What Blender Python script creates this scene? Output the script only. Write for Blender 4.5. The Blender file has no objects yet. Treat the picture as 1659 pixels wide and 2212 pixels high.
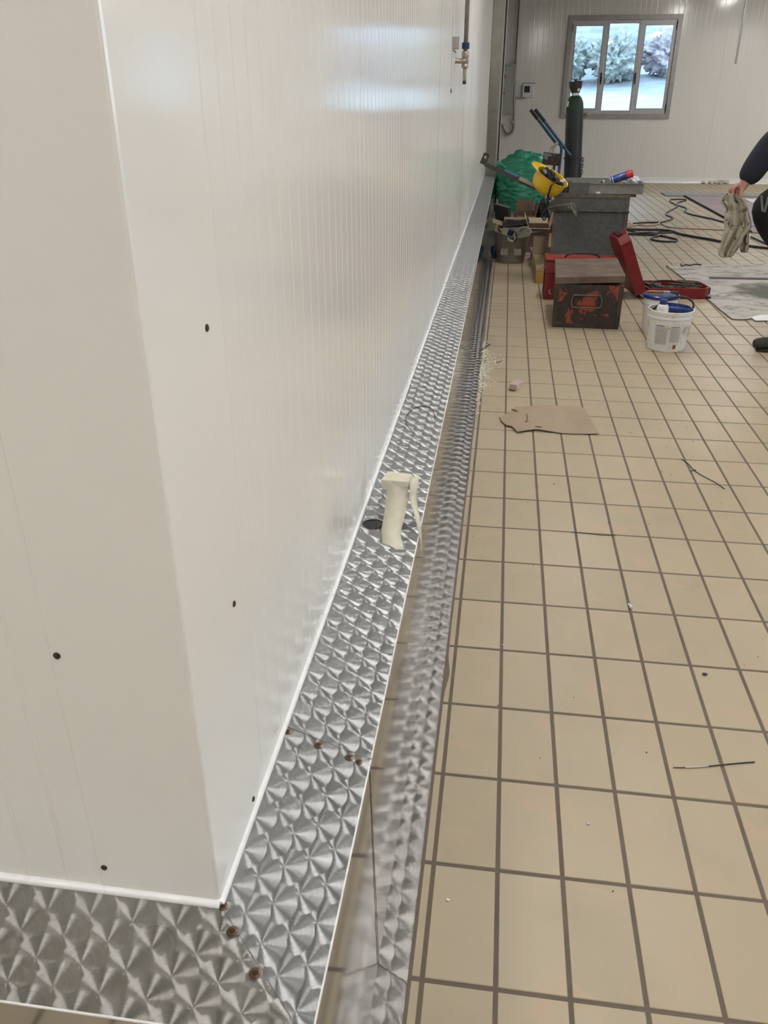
import bpy, bmesh, math, random
from math import sin, cos, pi, radians, sqrt, floor, ceil
from mathutils import Vector, Matrix, noise

# ---------------------------------------------------------------- camera
sc = bpy.context.scene
COL = sc.collection
CF, CYAW, CPIT = 1756.4, 0.1387, 1.1038
CPOS = Vector((0.0592, -0.9052, 1.3748))
cam_d = bpy.data.cameras.new('camera'); cam = bpy.data.objects.new('camera', cam_d); COL.objects.link(cam)
cam.location = CPOS; cam.rotation_euler = (CPIT, 0, CYAW)
cam_d.sensor_fit = 'HORIZONTAL'; cam_d.sensor_width = 36; cam_d.lens = CF / 1659 * 36
cam_d.clip_start = 0.02; cam_d.clip_end = 400
sc.camera = cam
CM = Matrix.Rotation(CYAW, 3, 'Z') @ Matrix.Rotation(CPIT, 3, 'X')

# ---------------------------------------------------------------- world, exposure
w = bpy.data.worlds.new('sky'); sc.world = w; w.use_nodes = True
wn = w.node_tree.nodes; wl = w.node_tree.links
bgn = wn['Background']; bgn.inputs['Strength'].default_value = 5.6
tcw = wn.new('ShaderNodeTexCoord'); sepw = wn.new('ShaderNodeSeparateXYZ'); crw = wn.new('ShaderNodeValToRGB')
wl.new(tcw.outputs['Generated'], sepw.inputs[0]); wl.new(sepw.outputs['Z'], crw.inputs[0]); wl.new(crw.outputs[0], bgn.inputs['Color'])
crw.color_ramp.elements[0].position = 0.0; crw.color_ramp.elements[0].color = (.74, .86, 1, 1)
crw.color_ramp.elements[1].position = 0.6; crw.color_ramp.elements[1].color = (.58, .76, 1, 1)
sc.view_settings.view_transform = 'Standard'; sc.view_settings.look = 'None'
sc.cycles.use_denoising = True
sc.view_settings.gamma = 1; sc.view_settings.use_curve_mapping = False
sc.view_settings.exposure = 0.02
LAMP_COLOR = (1.0, .975, .935)
LAMP_POWER = 47.0

ROOM_H = 3.25
BACK_Y, REAR_Y, RIGHT_X = 16.3, -7.0, 10.5
WALL_X, FRONT_Y = -0.2413, -0.249          # corner of the white panel block
CURB_X, CURB_H, FACE_X, FLANGE_X = -0.0927, 0.471, -0.080, -0.024
CURB_FY = -0.400
WALL_END = 11.25
TX, TY, JW = 0.128, 0.24718, 0.0085
TY0 = 0.0                                   # a joint row lies at y = 0

# ---------------------------------------------------------------- helpers
def at(px, py, ax, val):
    d = CM @ Vector(((px - 829.5) / CF, -(py - 1106) / CF, -1))
    t = (val - CPOS[ax]) / d[ax]
    return CPOS + t * d
def X(px, py, v): return at(px, py, 0, v)
def Y(px, py, v): return at(px, py, 1, v)
def Z(px, py, v=0.0): return at(px, py, 2, v)
def project(p):
    d = CM.transposed() @ (Vector(p) - CPOS)
    return (829.5 + CF * d[0] / -d[2], 1106 - CF * d[1] / -d[2])

class MB:
    def __init__(s): s.v = []; s.f = []; s.mi = []
    def add(s, vs, fs, mi=0):
        o = len(s.v); s.v += [tuple(v) for v in vs]; s.f += [tuple(i + o for i in f) for f in fs]; s.mi += [mi] * len(fs); return s
    def box(s, x0, x1, y0, y1, z0, z1, mi=0):
        return s.hexa([(x0,y0,z0),(x1,y0,z0),(x1,y1,z0),(x0,y1,z0),(x0,y0,z1),(x1,y0,z1),(x1,y1,z1),(x0,y1,z1)], mi)
    def hexa(s, c, mi=0):
        return s.add(c, [(3,2,1,0),(4,5,6,7),(0,1,5,4),(1,2,6,5),(2,3,7,6),(3,0,4,7)], mi)
    def cbox(s, c, size, rot=None, mi=0, ch=0.0):
        hx, hy, hz = [a / 2 for a in size]; M = rot or Matrix.Identity(3); c = Vector(c)
        if ch <= 0:
            pts = [(-hx,-hy,-hz),(hx,-hy,-hz),(hx,hy,-hz),(-hx,hy,-hz),(-hx,-hy,hz),(hx,-hy,hz),(hx,hy,hz),(-hx,hy,hz)]
            return s.hexa([c + M @ Vector(p) for p in pts], mi)
        bm = bmesh.new(); bmesh.ops.create_cube(bm, size=1)
        for v in bm.verts: v.co = Vector((v.co.x * size[0], v.co.y * size[1], v.co.z * size[2]))
        bmesh.ops.bevel(bm, geom=list(bm.edges), offset=ch, segments=2, affect='EDGES', profile=.6)
        bm.verts.index_update()
        s.add([c + M @ v.co for v in bm.verts], [[v.index for v in f.verts] for f in bm.faces], mi); bm.free(); return s
    def cyl(s, p0, p1, r0, r1=None, n=16, mi=0, caps=True):
        r1 = r0 if r1 is None else r1
        return s.tube([p0, p1], [r0, r1], n, mi, caps)
    def tube(s, pts, r, n=8, mi=0, caps=True, closed=False):
        pts = [Vector(p) for p in pts]; m = len(pts)
        rs = r if isinstance(r, (list, tuple)) else [r] * m
        o = len(s.v); up = None
        for i, p in enumerate(pts):
            if closed: t = pts[(i + 1) % m] - pts[i - 1]
            else: t = pts[min(i + 1, m - 1)] - pts[max(i - 1, 0)]
            t.normalize()
            if up is None: up = Vector((0,0,1)) if abs(t.z) < .9 else Vector((0,1,0))
            a = (up - t * up.dot(t)).normalized(); b = t.cross(a); up = a
            for k in range(n):
                q = 2 * pi * k / n; s.v.append(tuple(p + (a * cos(q) + b * sin(q)) * rs[i]))
        for i in range(m if closed else m - 1):
            j = (i + 1) % m
            for k in range(n):
                l = (k + 1) % n
                s.f.append((o+i*n+k, o+i*n+l, o+j*n+l, o+j*n+k)); s.mi.append(mi)
        if caps and not closed:
            s.f.append(tuple(o + k for k in reversed(range(n)))); s.mi.append(mi)
            s.f.append(tuple(o + (m-1)*n + k for k in range(n))); s.mi.append(mi)
        return s
    def lathe(s, prof, c, n=32, M=None, mi=0, sy=1.0):
        c = Vector(c); M = M or Matrix.Identity(3); o = len(s.v); m = len(prof)
        for r, z in prof:
            for k in range(n):
                q = 2*pi*k/n; s.v.append(tuple(c + M @ Vector((r*cos(q), r*sin(q)*sy, z))))
        for i in range(m-1):
            for k in range(n):
                l = (k+1) % n; s.f.append((o+i*n+k, o+i*n+l, o+(i+1)*n+l, o+(i+1)*n+k)); s.mi.append(mi)
        if prof[0][0] > 1e-5: s.f.append(tuple(o+k for k in reversed(range(n)))); s.mi.append(mi)
        if prof[-1][0] > 1e-5: s.f.append(tuple(o+(m-1)*n+k for k in range(n))); s.mi.append(mi)
        return s
    def prism(s, poly, z0, z1, mi=0):
        n = len(poly); zs0 = z0 if callable(z0) else (lambda x, y: z0); zs1 = z1 if callable(z1) else (lambda x, y: z1)
        vs = [(x, y, zs0(x, y)) for x, y in poly] + [(x, y, zs1(x, y)) for x, y in poly]
        return s.add(vs, [tuple(reversed(range(n))), tuple(range(n, 2*n))] + [(i, (i+1) % n, n+(i+1) % n, n+i) for i in range(n)], mi)
    def mesh(s, name, mats, smooth=False):
        me = bpy.data.meshes.new(name); me.from_pydata(s.v, [], s.f); me.validate()
        for m in (mats if isinstance(mats, (list, tuple)) else [mats]): me.materials.append(m)
        if len(s.mi) == len(me.polygons): me.polygons.foreach_set('material_index', s.mi)
        if smooth:
            me.polygons.foreach_set('use_smooth', [True] * len(me.polygons))
        me.update(); return me
    def obj(s, name, mats, parent=None, smooth=False, ang=40, **kw):
        me = s.mesh(name, mats, smooth)
        if smooth:
            try: me.set_sharp_from_angle(angle=radians(ang))
            except Exception: pass
        return link(name, me, parent, **kw)

def world_of(o):
    M = o.matrix_basis.copy()
    return M if o.parent is None else world_of(o.parent) @ o.matrix_parent_inverse @ M
def link(name, data, parent=None, loc=None, label=None, cat=None, group=None, kind=None):
    o = bpy.data.objects.new(name, data); COL.objects.link(o)
    if parent is not None:
        o.parent = parent
        o.matrix_parent_inverse = world_of(parent).inverted()
    if loc is not None: o.location = loc
    if label: o['label'] = label
    if cat: o['category'] = cat
    if group: o['group'] = group
    if kind: o['kind'] = kind
    return o
def thing(name, label, cat, loc=(0,0,0), group=None, kind=None):
    return link(name, None, None, loc, label, cat, group, kind)
def structure(name, loc=(0,0,0), label=None):
    return link(name, None, None, loc, label, None, None, 'structure')
def Rz(a): return Matrix.Rotation(a, 3, 'Z')
def Rx(a): return Matrix.Rotation(a, 3, 'X')
def Ry(a): return Matrix.Rotation(a, 3, 'Y')
def smoothline(pts, k=5):
    pts = [Vector(p) for p in pts]; out = []
    for i in range(len(pts) - 1):
        a, b, c, d = pts[max(i-1,0)], pts[i], pts[i+1], pts[min(i+2, len(pts)-1)]
        for j in range(k):
            t = j / k
            out.append(.5*((2*b) + (c-a)*t + (2*a-5*b+4*c-d)*t*t + (3*b-a-3*c+d)*t*t*t))
    out.append(pts[-1]); return out

# ---------------------------------------------------------------- material helpers
class NT:
    def __init__(s, name):
        s.m = bpy.data.materials.new(name); s.m.use_nodes = True; s.t = s.m.node_tree; s.b = s.t.nodes['Principled BSDF']; s.out = s.t.nodes['Material Output']
    def n(s, typ, **kw):
        x = s.t.nodes.new(typ)
        for k, v in kw.items():
            if hasattr(x, k): setattr(x, k, v)
        return x
    def put(s, sock, v):
        if isinstance(v, bpy.types.NodeSocket): s.t.links.new(v, sock)
        elif v is not None: sock.default_value = v
    def math(s, op, a, b=0.0, c=None):
        x = s.n('ShaderNodeMath', operation=op); s.put(x.inputs[0], a); s.put(x.inputs[1], b)
        if c is not None: s.put(x.inputs[2], c)
        return x.outputs[0]
    def pos(s):
        if not hasattr(s, '_p'): s._p = s.n('ShaderNodeNewGeometry').outputs['Position']
        return s._p
    def obj(s):
        if not hasattr(s, '_o'): s._o = s.n('ShaderNodeTexCoord').outputs['Object']
        return s._o
    def sep(s, v):
        x = s.n('ShaderNodeSeparateXYZ'); s.put(x.inputs[0], v); return x.outputs
    def comb(s, a, b, c):
        x = s.n('ShaderNodeCombineXYZ'); s.put(x.inputs[0], a); s.put(x.inputs[1], b); s.put(x.inputs[2], c); return x.outputs[0]
    def scale(s, v, k):
        x = s.n('ShaderNodeMapping'); s.put(x.inputs['Vector'], v); x.inputs['Scale'].default_value = k; return x.outputs[0]
    def noise(s, v, sc_=5, det=4, rough=.55, dist=0, fac=True):
        x = s.n('ShaderNodeTexNoise'); s.put(x.inputs['Vector'], v); x.inputs['Scale'].default_value = sc_
        x.inputs['Detail'].default_value = det; x.inputs['Roughness'].default_value = rough; x.inputs['Distortion'].default_value = dist
        return x.outputs['Fac' if fac else 'Color']
    def ramp(s, f, stops, mode='LINEAR'):
        x = s.n('ShaderNodeValToRGB'); s.put(x.inputs[0], f); cr = x.color_ramp; cr.interpolation = mode
        while len(cr.elements) < len(stops): cr.elements.new(.5)
        for e, (p, c) in zip(cr.elements, stops):
            e.position = p; e.color = (c, c, c, 1) if isinstance(c, (int, float)) else (c[0], c[1], c[2], 1)
        return x.outputs[0]
    def mix(s, f, a, b, typ='MIX'):
        x = s.n('ShaderNodeMix', data_type='RGBA', blend_type=typ)
        s.put(x.inputs[0], f)
        for k, v in ((6, a), (7, b)):
            if isinstance(v, (tuple, list)): v = (v[0], v[1], v[2], 1)
            s.put(x.inputs[k], v)
        return x.outputs[2]
    def bump(s, h, strength=.3, dist=.002):
        x = s.n('ShaderNodeBump'); s.put(x.inputs['Height'], h); x.inputs['Strength'].default_value = strength; x.inputs['Distance'].default_value = dist
        s.t.links.new(x.outputs[0], s.b.inputs['Normal'])
    def set(s, **kw):
        names = dict(color='Base Color', rough='Roughness', metal='Metallic', spec='Specular IOR Level', coat='Coat Weight', coatr='Coat Roughness', sheen='Sheen Weight', alpha='Alpha', aniso='Anisotropic', sss='Subsurface Weight')
        for k, v in kw.items():
            if isinstance(v, tuple): v = (v[0], v[1], v[2], 1)
            s.put(s.b.inputs[names[k]], v)
        return s

def simple(name, c, rough=.5, metal=0, var=.12, scale=20, bump=.0, spec=None, coat=0):
    m = NT(name); f = m.noise(m.obj(), scale, 5)
    a = tuple(x*(1-var) for x in c); b = tuple(min(1, x*(1+var)) for x in c)
    m.set(color=m.ramp(f, [(.3, a), (.7, b)]), metal=metal, rough=m.math('MULTIPLY_ADD', f, .2, max(.02, rough-.1)))
    if spec is not None: m.set(spec=spec)
    if coat: m.set(coat=coat, coatr=.1)
    if bump: m.bump(f, bump, .002)
    return m.m

# floor tile: colour varies a little from tile to tile and has scuffs and pinkish patches
def tile_material():
    m = NT('tile'); p = m.pos(); s = m.sep(p)
    cx = m.math('FLOOR', m.math('DIVIDE', s[0], TX)); cy = m.math('FLOOR', m.math('DIVIDE', s[1], TY))
    wn_ = m.n('ShaderNodeTexWhiteNoise', noise_dimensions='2D'); m.put(wn_.inputs['Vector'], m.comb(cx, cy, 0.0))
    base = m.mix(wn_.outputs['Value'], (.405, .335, .23), (.445, .372, .262))
    soft = m.noise(p, 7, 4, .6, 1.2)
    base = m.mix(m.ramp(soft, [(.50, 0), (.66, .6)]), base, (.48, .355, .245))
    soft2 = m.noise(p, 4.3, 5, .6, .4)
    base = m.mix(m.ramp(soft2, [(.5, 0), (.75, .35)]), base, (.345, .30, .215))
    sc_ = m.noise(m.scale(p, (60, 22, 1)), 1.0, 6, .75, 1.6)
    mask = m.noise(p, 3.1, 2)
    dirt = m.math('MULTIPLY', m.ramp(sc_, [(.63, 0), (.70, 1)]), m.ramp(mask, [(.48, 0), (.66, .55)]))
    base = m.mix(dirt, base, (.20, .165, .12))
    sp = m.noise(p, 260, 2, .5); base = m.mix(m.ramp(sp, [(.76, 0), (.79, .5)]), base, (.17, .13, .09))
    m.set(color=base, rough=m.math('MULTIPLY_ADD', soft2, .25, .30), spec=.38); m.bump(m.noise(p, 90, 3), .08, .001)
    return m.m
def grout_material():
    m = NT('grout'); p = m.pos(); f = m.noise(p, 9, 5, .6); g = m.noise(p, 220, 2)
    c = m.mix(f, (.115, .088, .066), (.195, .155, .118)); c = m.mix(m.math('MULTIPLY', g, .35), c, (.08, .06, .05))
    m.set(color=c, rough=.85); m.bump(g, .4, .001); return m.m

# circle-brushed stainless steel: overlapping discs, each brushed in rings about its own centre
def perlage(name, swap=False, rough=.38, aniso=1.0, base=(.47, .475, .48), r=.031, a=.0300, b=.0555, off=.019, dull=0.0):
    m = NT(name); s = m.sep(m.pos())
    x, y = (s[1], s[0]) if swap else (s[0], s[1])
    M = m.math
    u = M('MULTIPLY', x, -1.0); v = M('MULTIPLY', y, -1.0)
    u = M('ADD', u, -.205 if not swap else .012); v = M('ADD', v, -.1465 if not swap else .017)
    k1 = M('FLOOR', M('DIVIDE', M('ADD', u, r), a))
    res = None
    for j in (2, 1, 0):
        k = M('SUBTRACT', k1, float(j)); du = M('SUBTRACT', u, M('MULTIPLY', k, a))
        c = M('SQRT', M('MAXIMUM', M('SUBTRACT', r*r, M('MULTIPLY', du, du)), 1e-9))
        vo = M('SUBTRACT', v, M('MULTIPLY', k, off))
        mm = M('FLOOR', M('DIVIDE', M('ADD', vo, c), b)); dv = M('SUBTRACT', vo, M('MULTIPLY', mm, b))
        cov = M('LESS_THAN', dv, c)
        idv = M('ADD', M('MULTIPLY', k, 7.31), M('MULTIPLY', mm, 3.17))
        if res is None: res = [du, dv, idv]
        else:
            n = []
            for new, old in zip((du, dv, idv), res):
                n.append(M('ADD', M('MULTIPLY', cov, new), M('MULTIPLY', M('SUBTRACT', 1.0, cov), old)))
            res = n
    du, dv, idv = res
    wn_ = m.n('ShaderNodeTexWhiteNoise', noise_dimensions='1D'); m.put(wn_.inputs['W'], idv)
    rad = M('SQRT', M('ADD', M('MULTIPLY', du, du), M('MULTIPLY', dv, dv)))
    # brushing rings: fine tone variation by radius
    rn = m.n('ShaderNodeTexNoise', noise_dimensions='2D'); m.put(rn.inputs['Vector'], m.comb(M('MULTIPLY', rad, 1000.0), M('MULTIPLY_ADD', wn_.outputs['Value'], 37.0, .31), 0.0)); rn.inputs['Scale'].default_value = 1.0
    tone = M('MULTIPLY_ADD', rn.outputs['Fac'], .45, .75)
    # tangent runs around the centre (x,y mirrored -> same direction up to sign)
    tv = m.comb(dv, du, 0.0) if swap else m.comb(du, dv, 0.0)
    m.put(m.b.inputs['Tangent'], tv)
    smear = m.noise(m.pos(), 5, 5, .6, .8)
    col = m.mix(1.0, base, tone, 'MULTIPLY')
    col = m.mix(m.ramp(smear, [(.55, 0), (.8, .25)]), col, tuple(x*.75 for x in base))
    m.set(color=col, metal=1.0, rough=M('MULTIPLY_ADD', wn_.outputs['Value'], .06, rough), aniso=aniso)
    return m.m

def panel_material():
    m = NT('coated panel'); p = m.pos(); f = m.noise(p, 1.3, 3); g = m.noise(m.scale(p, (9, 9, .8)), 1, 4, .6)
    c = m.mix(f, (.84, .815, .765), (.86, .84, .795)); c = m.mix(m.ramp(g, [(.6, 0), (.85, .18)]), c, (.62, .59, .53))
    m.set(color=c, rough=m.math('MULTIPLY_ADD', m.noise(p, 3, 3), .05, .10), spec=.55); m.bump(m.noise(p, 2.2, 2), .05, .01)
    return m.m
def rust_paint(name, paint, metal=(.075, .05, .038), thr=.5, sc_=9, spread=.02):
    m = NT(name); o = m.obj(); f = m.noise(o, sc_, 6, .62, .3); g = m.noise(o, 50, 4)
    rust = m.mix(g, tuple(x*.7 for x in metal), tuple(x*1.5 for x in metal))
    k = m.ramp(f, [(thr-spread, 0), (thr+spread, 1)])
    m.set(color=m.mix(k, rust, paint), rough=m.math('MULTIPLY_ADD', k, -.2, .75), metal=0.0); m.bump(k, .3, .001); return m.m
def galvanised(name='galvanised', c=(.125, .128, .123)):
    m = NT(name); o = m.obj(); v = m.n('ShaderNodeTexVoronoi'); m.put(v.inputs['Vector'], o); v.inputs['Scale'].default_value = 30
    f = m.noise(o, 4, 5, .6, .5); sc2 = m.noise(m.scale(o, (5, 60, 60)), 1, 4)
    col = m.mix(m.math('MULTIPLY', v.outputs['Distance'], .6), tuple(x*.8 for x in c), tuple(x*1.35 for x in c))
    col = m.mix(m.ramp(f, [(.45, 0), (.7, .55)]), col, tuple(x*.5 for x in c)); col = m.mix(m.ramp(sc2, [(.62, 0), (.7, .4)]), col, tuple(x*.35 for x in c))
    m.set(color=col, metal=.45, rough=.55); m.bump(f, .2, .003); return m.m
def wood_material(name, a, b, axis=(2, 30, 30)):
    m = NT(name); o = m.obj(); f = m.noise(m.scale(o, axis), 1.2, 5, .6, .6)
    m.set(color=m.mix(f, a, b), rough=.7); m.bump(f, .2, .001); return m.m
def cardboard(name, c=(.34, .255, .17)):
    m = NT(name); o = m.obj(); f = m.noise(o, 12, 5, .6); g = m.noise(m.scale(o, (4, 120, 4)), 1, 2)
    col = m.mix(f, tuple(x*.82 for x in c), tuple(x*1.1 for x in c)); col = m.mix(m.ramp(m.noise(o, 5, 4), [(.58, 0), (.75, .35)]), col, tuple(x*.55 for x in c))
    m.set(color=col, rough=.85); m.bump(g, .12, .001); return m.m

M_TILE, M_GROUT, M_PANEL = tile_material(), grout_material(), panel_material()
M_STEEL = perlage('circle brushed steel')
M_STEEL_X = perlage('circle brushed steel crosswise', swap=True, base=(.42, .41, .385))
M_FLANGE = perlage('circle brushed flange', rough=.42, aniso=.9, base=(.34, .325, .315))
def mirror_material():
    m = NT('bright steel face'); p = m.pos(); f = m.noise(m.scale(p, (3, 2, 40)), 1, 4, .6); g = m.noise(p, 6, 4)
    m.set(color=m.mix(f, (.50, .49, .47), (.56, .55, .53)), metal=1.0, rough=m.math('MULTIPLY_ADD', g, .08, .05)); m.bump(g, .04, .002); return m.m
M_FACE = mirror_material()
M_EDGE = simple('steel edge', (.86, .86, .85), .35, .35, .05)  # pale and barely metallic: the fold's highlight is put into the colour
M_WELD = simple('weld burn', (.085, .06, .045), .45, .8, .4, 90, .4)
M_WLINE = simple('weld line', (.34, .31, .28), .4, .8, .4, 90, .4)
M_SEAL = simple('white sealant', (.88, .88, .87), .3, 0, .03)
M_CEIL = simple('ceiling panel', (.06, .06, .062), .55, 0, .04, 2)
M_TRIM = simple('brushed door trim', (.34, .32, .28), .32, .85, .1, 6)
M_BLACK = simple('black rubber', (.012, .012, .013), .5, 0, .3)
M_BLACKP = simple('black plastic', (.02, .02, .022), .35, 0, .3)
M_ALU = simple('aluminium', (.50, .49, .49), .35, .35, .06)
M_ALUD = simple('aluminium reveal', (.36, .345, .33), .38, .6, .12, 8)
M_WHITE = simple('white plastic', (.78, .78, .76), .35, 0, .05)
M_WHITEB = rust_paint('stained white plastic', (.74, .73, .70), (.38, .34, .26), .40, 11, .08)
M_BLUE = simple('blue plastic', (.012, .035, .19), .25, 0, .15, 30, 0, None, .3)
M_BTAPE = simple('blue tape', (.0, .36, .85), .4, 0, .05)
M_PIPE = rust_paint('dark pipe', (.16, .15, .13), (.09, .08, .065), .5, 30, .2)
M_BRASS = simple('dull nickel brass', (.36, .32, .27), .42, .8, .25, 60, .2)
M_NAVY = simple('dark blue clamp', (.01, .03, .075), .4, 0, .1)
M_RED = simple('red case plastic', (.19, .010, .013), .42, 0, .2, 14, .05)
M_RUST_RED = rust_paint('chipped red paint', (.28, .055, .035), (.038, .026, .021), .505, 6.5, .006)
M_RUST = rust_paint('brown rust', (.17, .12, .085), (.09, .062, .045), .52, 6, .15)
M_RUSTD = rust_paint('dark rusty steel', (.05, .042, .036), (.03, .024, .02), .5, 12, .1)
M_TBRED = rust_paint('red toolbox paint', (.24, .026, .022), (.035, .02, .018), .47, 9, .02)
M_GALV = galvanised(); M_GALVL = galvanised('light galvanised', (.26, .26, .235))
M_ANGLE = rust_paint('rusty angle iron', (.15, .115, .085), (.085, .055, .04), .5, 20, .15)
M_WOOD = wood_material('pale wood', (.40, .30, .17), (.27, .19, .10)); M_WOODG = wood_material('weathered wood', (.34, .30, .23), (.20, .17, .125))
M_WOODY = wood_material('yellow wood', (.44, .27, .07), (.28, .16, .04))
M_CARD = cardboard('cardboard'); M_CARDD = cardboard('brown cardboard', (.17, .105, .07)); M_CARDL = cardboard('cardboard flat', (.37, .285, .205)); M_CARDP = cardboard('pale cardboard', (.52, .41, .26))
M_TAPE = simple('masking tape', (.70, .66, .53), .7, 0, .05, 60, .15)
M_CYL = simple('grey cylinder paint', (.024, .027, .032), .45, 0, .15, 8, .05)
M_CYLG = rust_paint('green shoulder paint', (.016, .045, .02), (.02, .022, .02), .42, 20, .05)
M_TRUCK = simple('blue truck paint', (.035, .085, .15), .4, .2, .2, 20)
M_YEL = simple('yellow helmet', (.72, .47, .02), .3, 0, .06, 6, 0, None, .3)
M_GREY = simple('grey rubber trug', (.27, .25, .21), .6, 0, .2, 9, .1)
M_BLK_BOARD = simple('dark board', (.022, .022, .02), .6, 0, .3)
M_ROPE = simple('dirty rope', (.17, .16, .12), .9, 0, .3, 80, .5)
M_CABLE = simple('black cable', (.022, .02, .024), .45, 0, .2)
M_CORD = simple('brown cord', (.30, .19, .14), .6, 0, .2); M_TAN = simple('tan hose', (.42, .34, .24), .55, 0, .2)
M_NAVYC = simple('navy jacket cloth', (.008, .010, .019), .85, 0, .35, 30, .3); M_TROUS = simple('black trouser cloth', (.006, .006, .008), .9, 0, .4, 40, .3)
M_SHOE = simple('dark work shoe', (.03, .024, .02), .6, 0, .3, 30, .2); M_SOLE = simple('shoe sole', (.015, .014, .013), .7)
M_SKIN = simple('skin', (.43, .22, .155), .5, 0, .15, 25, .1); M_HAIR = simple('dark hair', (.015, .011, .009), .6, 0, .4, 90, .5)
M_CRUMB = simple('plaster crumbs', (.72, .68, .56), .8, 0, .1); M_STONE = simple('dark chip', (.06, .055, .05), .7)
M_CHROME = simple('chrome', (.7, .7, .7), .15, 1, .05)

def bag_material():
    m = NT('green plastic bag'); o = m.obj(); f = m.noise(m.scale(o, (4, 4, 14)), 1.2, 5, .6, 1.5)
    m.set(color=m.mix(f, (.016, .19, .11), (.07, .42, .26)), rough=.3, spec=.5, sss=.0); m.bump(f, .5, .01); return m.m
def rag_material():
    m = NT('dirty rag'); o = m.pos(); f = m.noise(o, 12, 6, .65, .8); g = m.noise(o, 400, 2); k = m.noise(o, 24, 4, .6)
    c = m.mix(f, (.31, .28, .215), (.45, .41, .33)); c = m.mix(m.ramp(k, [(.58, 0), (.66, .9)]), c, (.06, .045, .03))
    m.set(color=c, rough=.95); m.bump(g, .5, .001); return m.m
def sheet_material():
    m = NT('dusty protection sheet'); p = m.pos(); f = m.noise(m.scale(p, (2.6, 6, 1)), 1.6, 9, .8, .7); g = m.noise(p, 2.4, 4); h = m.noise(p, 30, 5, .7)
    c = m.mix(g, (.50, .465, .43), (.56, .52, .475)); c = m.mix(m.ramp(f, [(.49, 0), (.60, .85)]), c, (.15, .135, .125)); c = m.mix(m.ramp(h, [(.6, 0), (.7, .35)]), c, (.55, .51, .46))
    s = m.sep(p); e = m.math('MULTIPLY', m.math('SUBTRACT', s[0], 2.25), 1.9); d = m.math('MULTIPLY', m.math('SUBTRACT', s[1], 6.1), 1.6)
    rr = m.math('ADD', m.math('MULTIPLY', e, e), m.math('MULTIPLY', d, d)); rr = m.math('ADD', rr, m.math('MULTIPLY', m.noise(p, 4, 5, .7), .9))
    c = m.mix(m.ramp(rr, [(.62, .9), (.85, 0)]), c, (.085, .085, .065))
    m.set(color=c, rough=.8); return m.m
M_BAG, M_RAG, M_SHEET = bag_material(), rag_material(), sheet_material()

def glass_material():
    m = NT('window glass'); t = m.t; t.nodes.remove(m.b)
    tr = m.n('ShaderNodeBsdfTransparent'); tr.inputs[0].default_value = (.93, .96, .97, 1)
    gl = m.n('ShaderNodeBsdfGlossy'); gl.inputs['Roughness'].default_value = .02
    fr = m.n('ShaderNodeFresnel'); fr.inputs[0].default_value = 1.5
    mx = m.n('ShaderNodeMixShader'); t.links.new(fr.outputs[0], mx.inputs[0]); t.links.new(tr.outputs[0], mx.inputs[1]); t.links.new(gl.outputs[0], mx.inputs[2]); t.links.new(mx.outputs[0], m.out.inputs[0])
    return m.m
M_GLASS = glass_material()
def lamp_material():
    m = NT('lamp tube'); m.set(color=(.9, .9, .9)); m.b.inputs['Emission Color'].default_value = (*LAMP_COLOR, 1); m.b.inputs['Emission Strength'].default_value = LAMP_POWER; return m.m
M_LAMP = lamp_material()

# ================================================================ SETTING
# ---- floor: grout bed with every tile on it
flo = MB().box(-4, RIGHT_X, REAR_Y, BACK_Y, -.12, -.0018).obj('floor', M_GROUT, None, kind='structure')
def tile_mb(mb, x0, x1, y0, y1, z=0.0):
    c = .0012
    vs = [(x0,y0,-.01),(x1,y0,-.01),(x1,y1,-.01),(x0,y1,-.01),(x0,y0,z-c),(x1,y0,z-c),(x1,y1,z-c),(x0,y1,z-c),(x0+c,y0+c,z),(x1-c,y0+c,z),(x1-c,y1-c,z),(x0+c,y1-c,z)]
    mb.add(vs, [(0,1,5,4),(1,2,6,5),(2,3,7,6),(3,0,4,7),(4,5,9,8),(5,6,10,9),(6,7,11,10),(7,4,8,11),(8,9,10,11)])
def inframe(x0, x1, y0, y1):
    pts = []
    for x in (x0, (x0+x1)/2, x1):
        for y in (y0, (y0+y1)/2, y1):
            if y < CPOS.y + .35: return 0
            pts.append(project((x, y, 0)))
    if not any(-5 < p[0] < 1664 and -5 < p[1] < 2217 for p in pts): return 0
    q = [project((x0,y0,0)), project((x1,y0,0)), project((x1,y1,0)), project((x0,y1,0))]
    return abs(sum(q[i][0]*q[(i+1)%4][1] - q[(i+1)%4][0]*q[i][1] for i in range(4)))/2
cells = []
for i in range(-32, int(RIGHT_X/TX)+1):
    for j in range(int(REAR_Y/TY), int(BACK_Y/TY)+1):
        x0, x1 = i*TX + JW/2, (i+1)*TX - JW/2; y0, y1 = j*TY + JW/2, (j+1)*TY - JW/2
        if y1 > BACK_Y: y1 = BACK_Y
        if x1 > RIGHT_X: x1 = RIGHT_X
        if i < 0 and -.42 < y0 < WALL_END + .1:
            if i < -1: continue
            x0 = FLANGE_X + .002                  # strip of cut tiles along the steel flange
        elif i < -2 and y0 < -.42 and y1 > -.5: y1 = min(y1, -.46)
        cells.append((inframe(x0, x1, y0, y1), i, j, x0, x1, y0, y1))
cells.sort(key=lambda c: -c[0])
rnd = random.Random(4)
rest = MB(); shared = {}
for n, (a, i, j, x0, x1, y0, y1) in enumerate(cells):
    dz = rnd.uniform(-.0003, .0003)
    if n < 300 and a > 0:
        w_, h_ = round(x1-x0, 4), round(y1-y0, 4)
        if (w_, h_) not in shared:
            t = MB(); tile_mb(t, 0, w_, 0, h_); shared[(w_, h_)] = t.mesh('tile', M_TILE)
        link('tile', shared[(w_, h_)], flo, (x0, y0, dz))
    else: tile_mb(rest, x0, x1, y0, y1, dz)
rest.obj('far_tiles', M_TILE, flo, kind='stuff')

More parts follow.
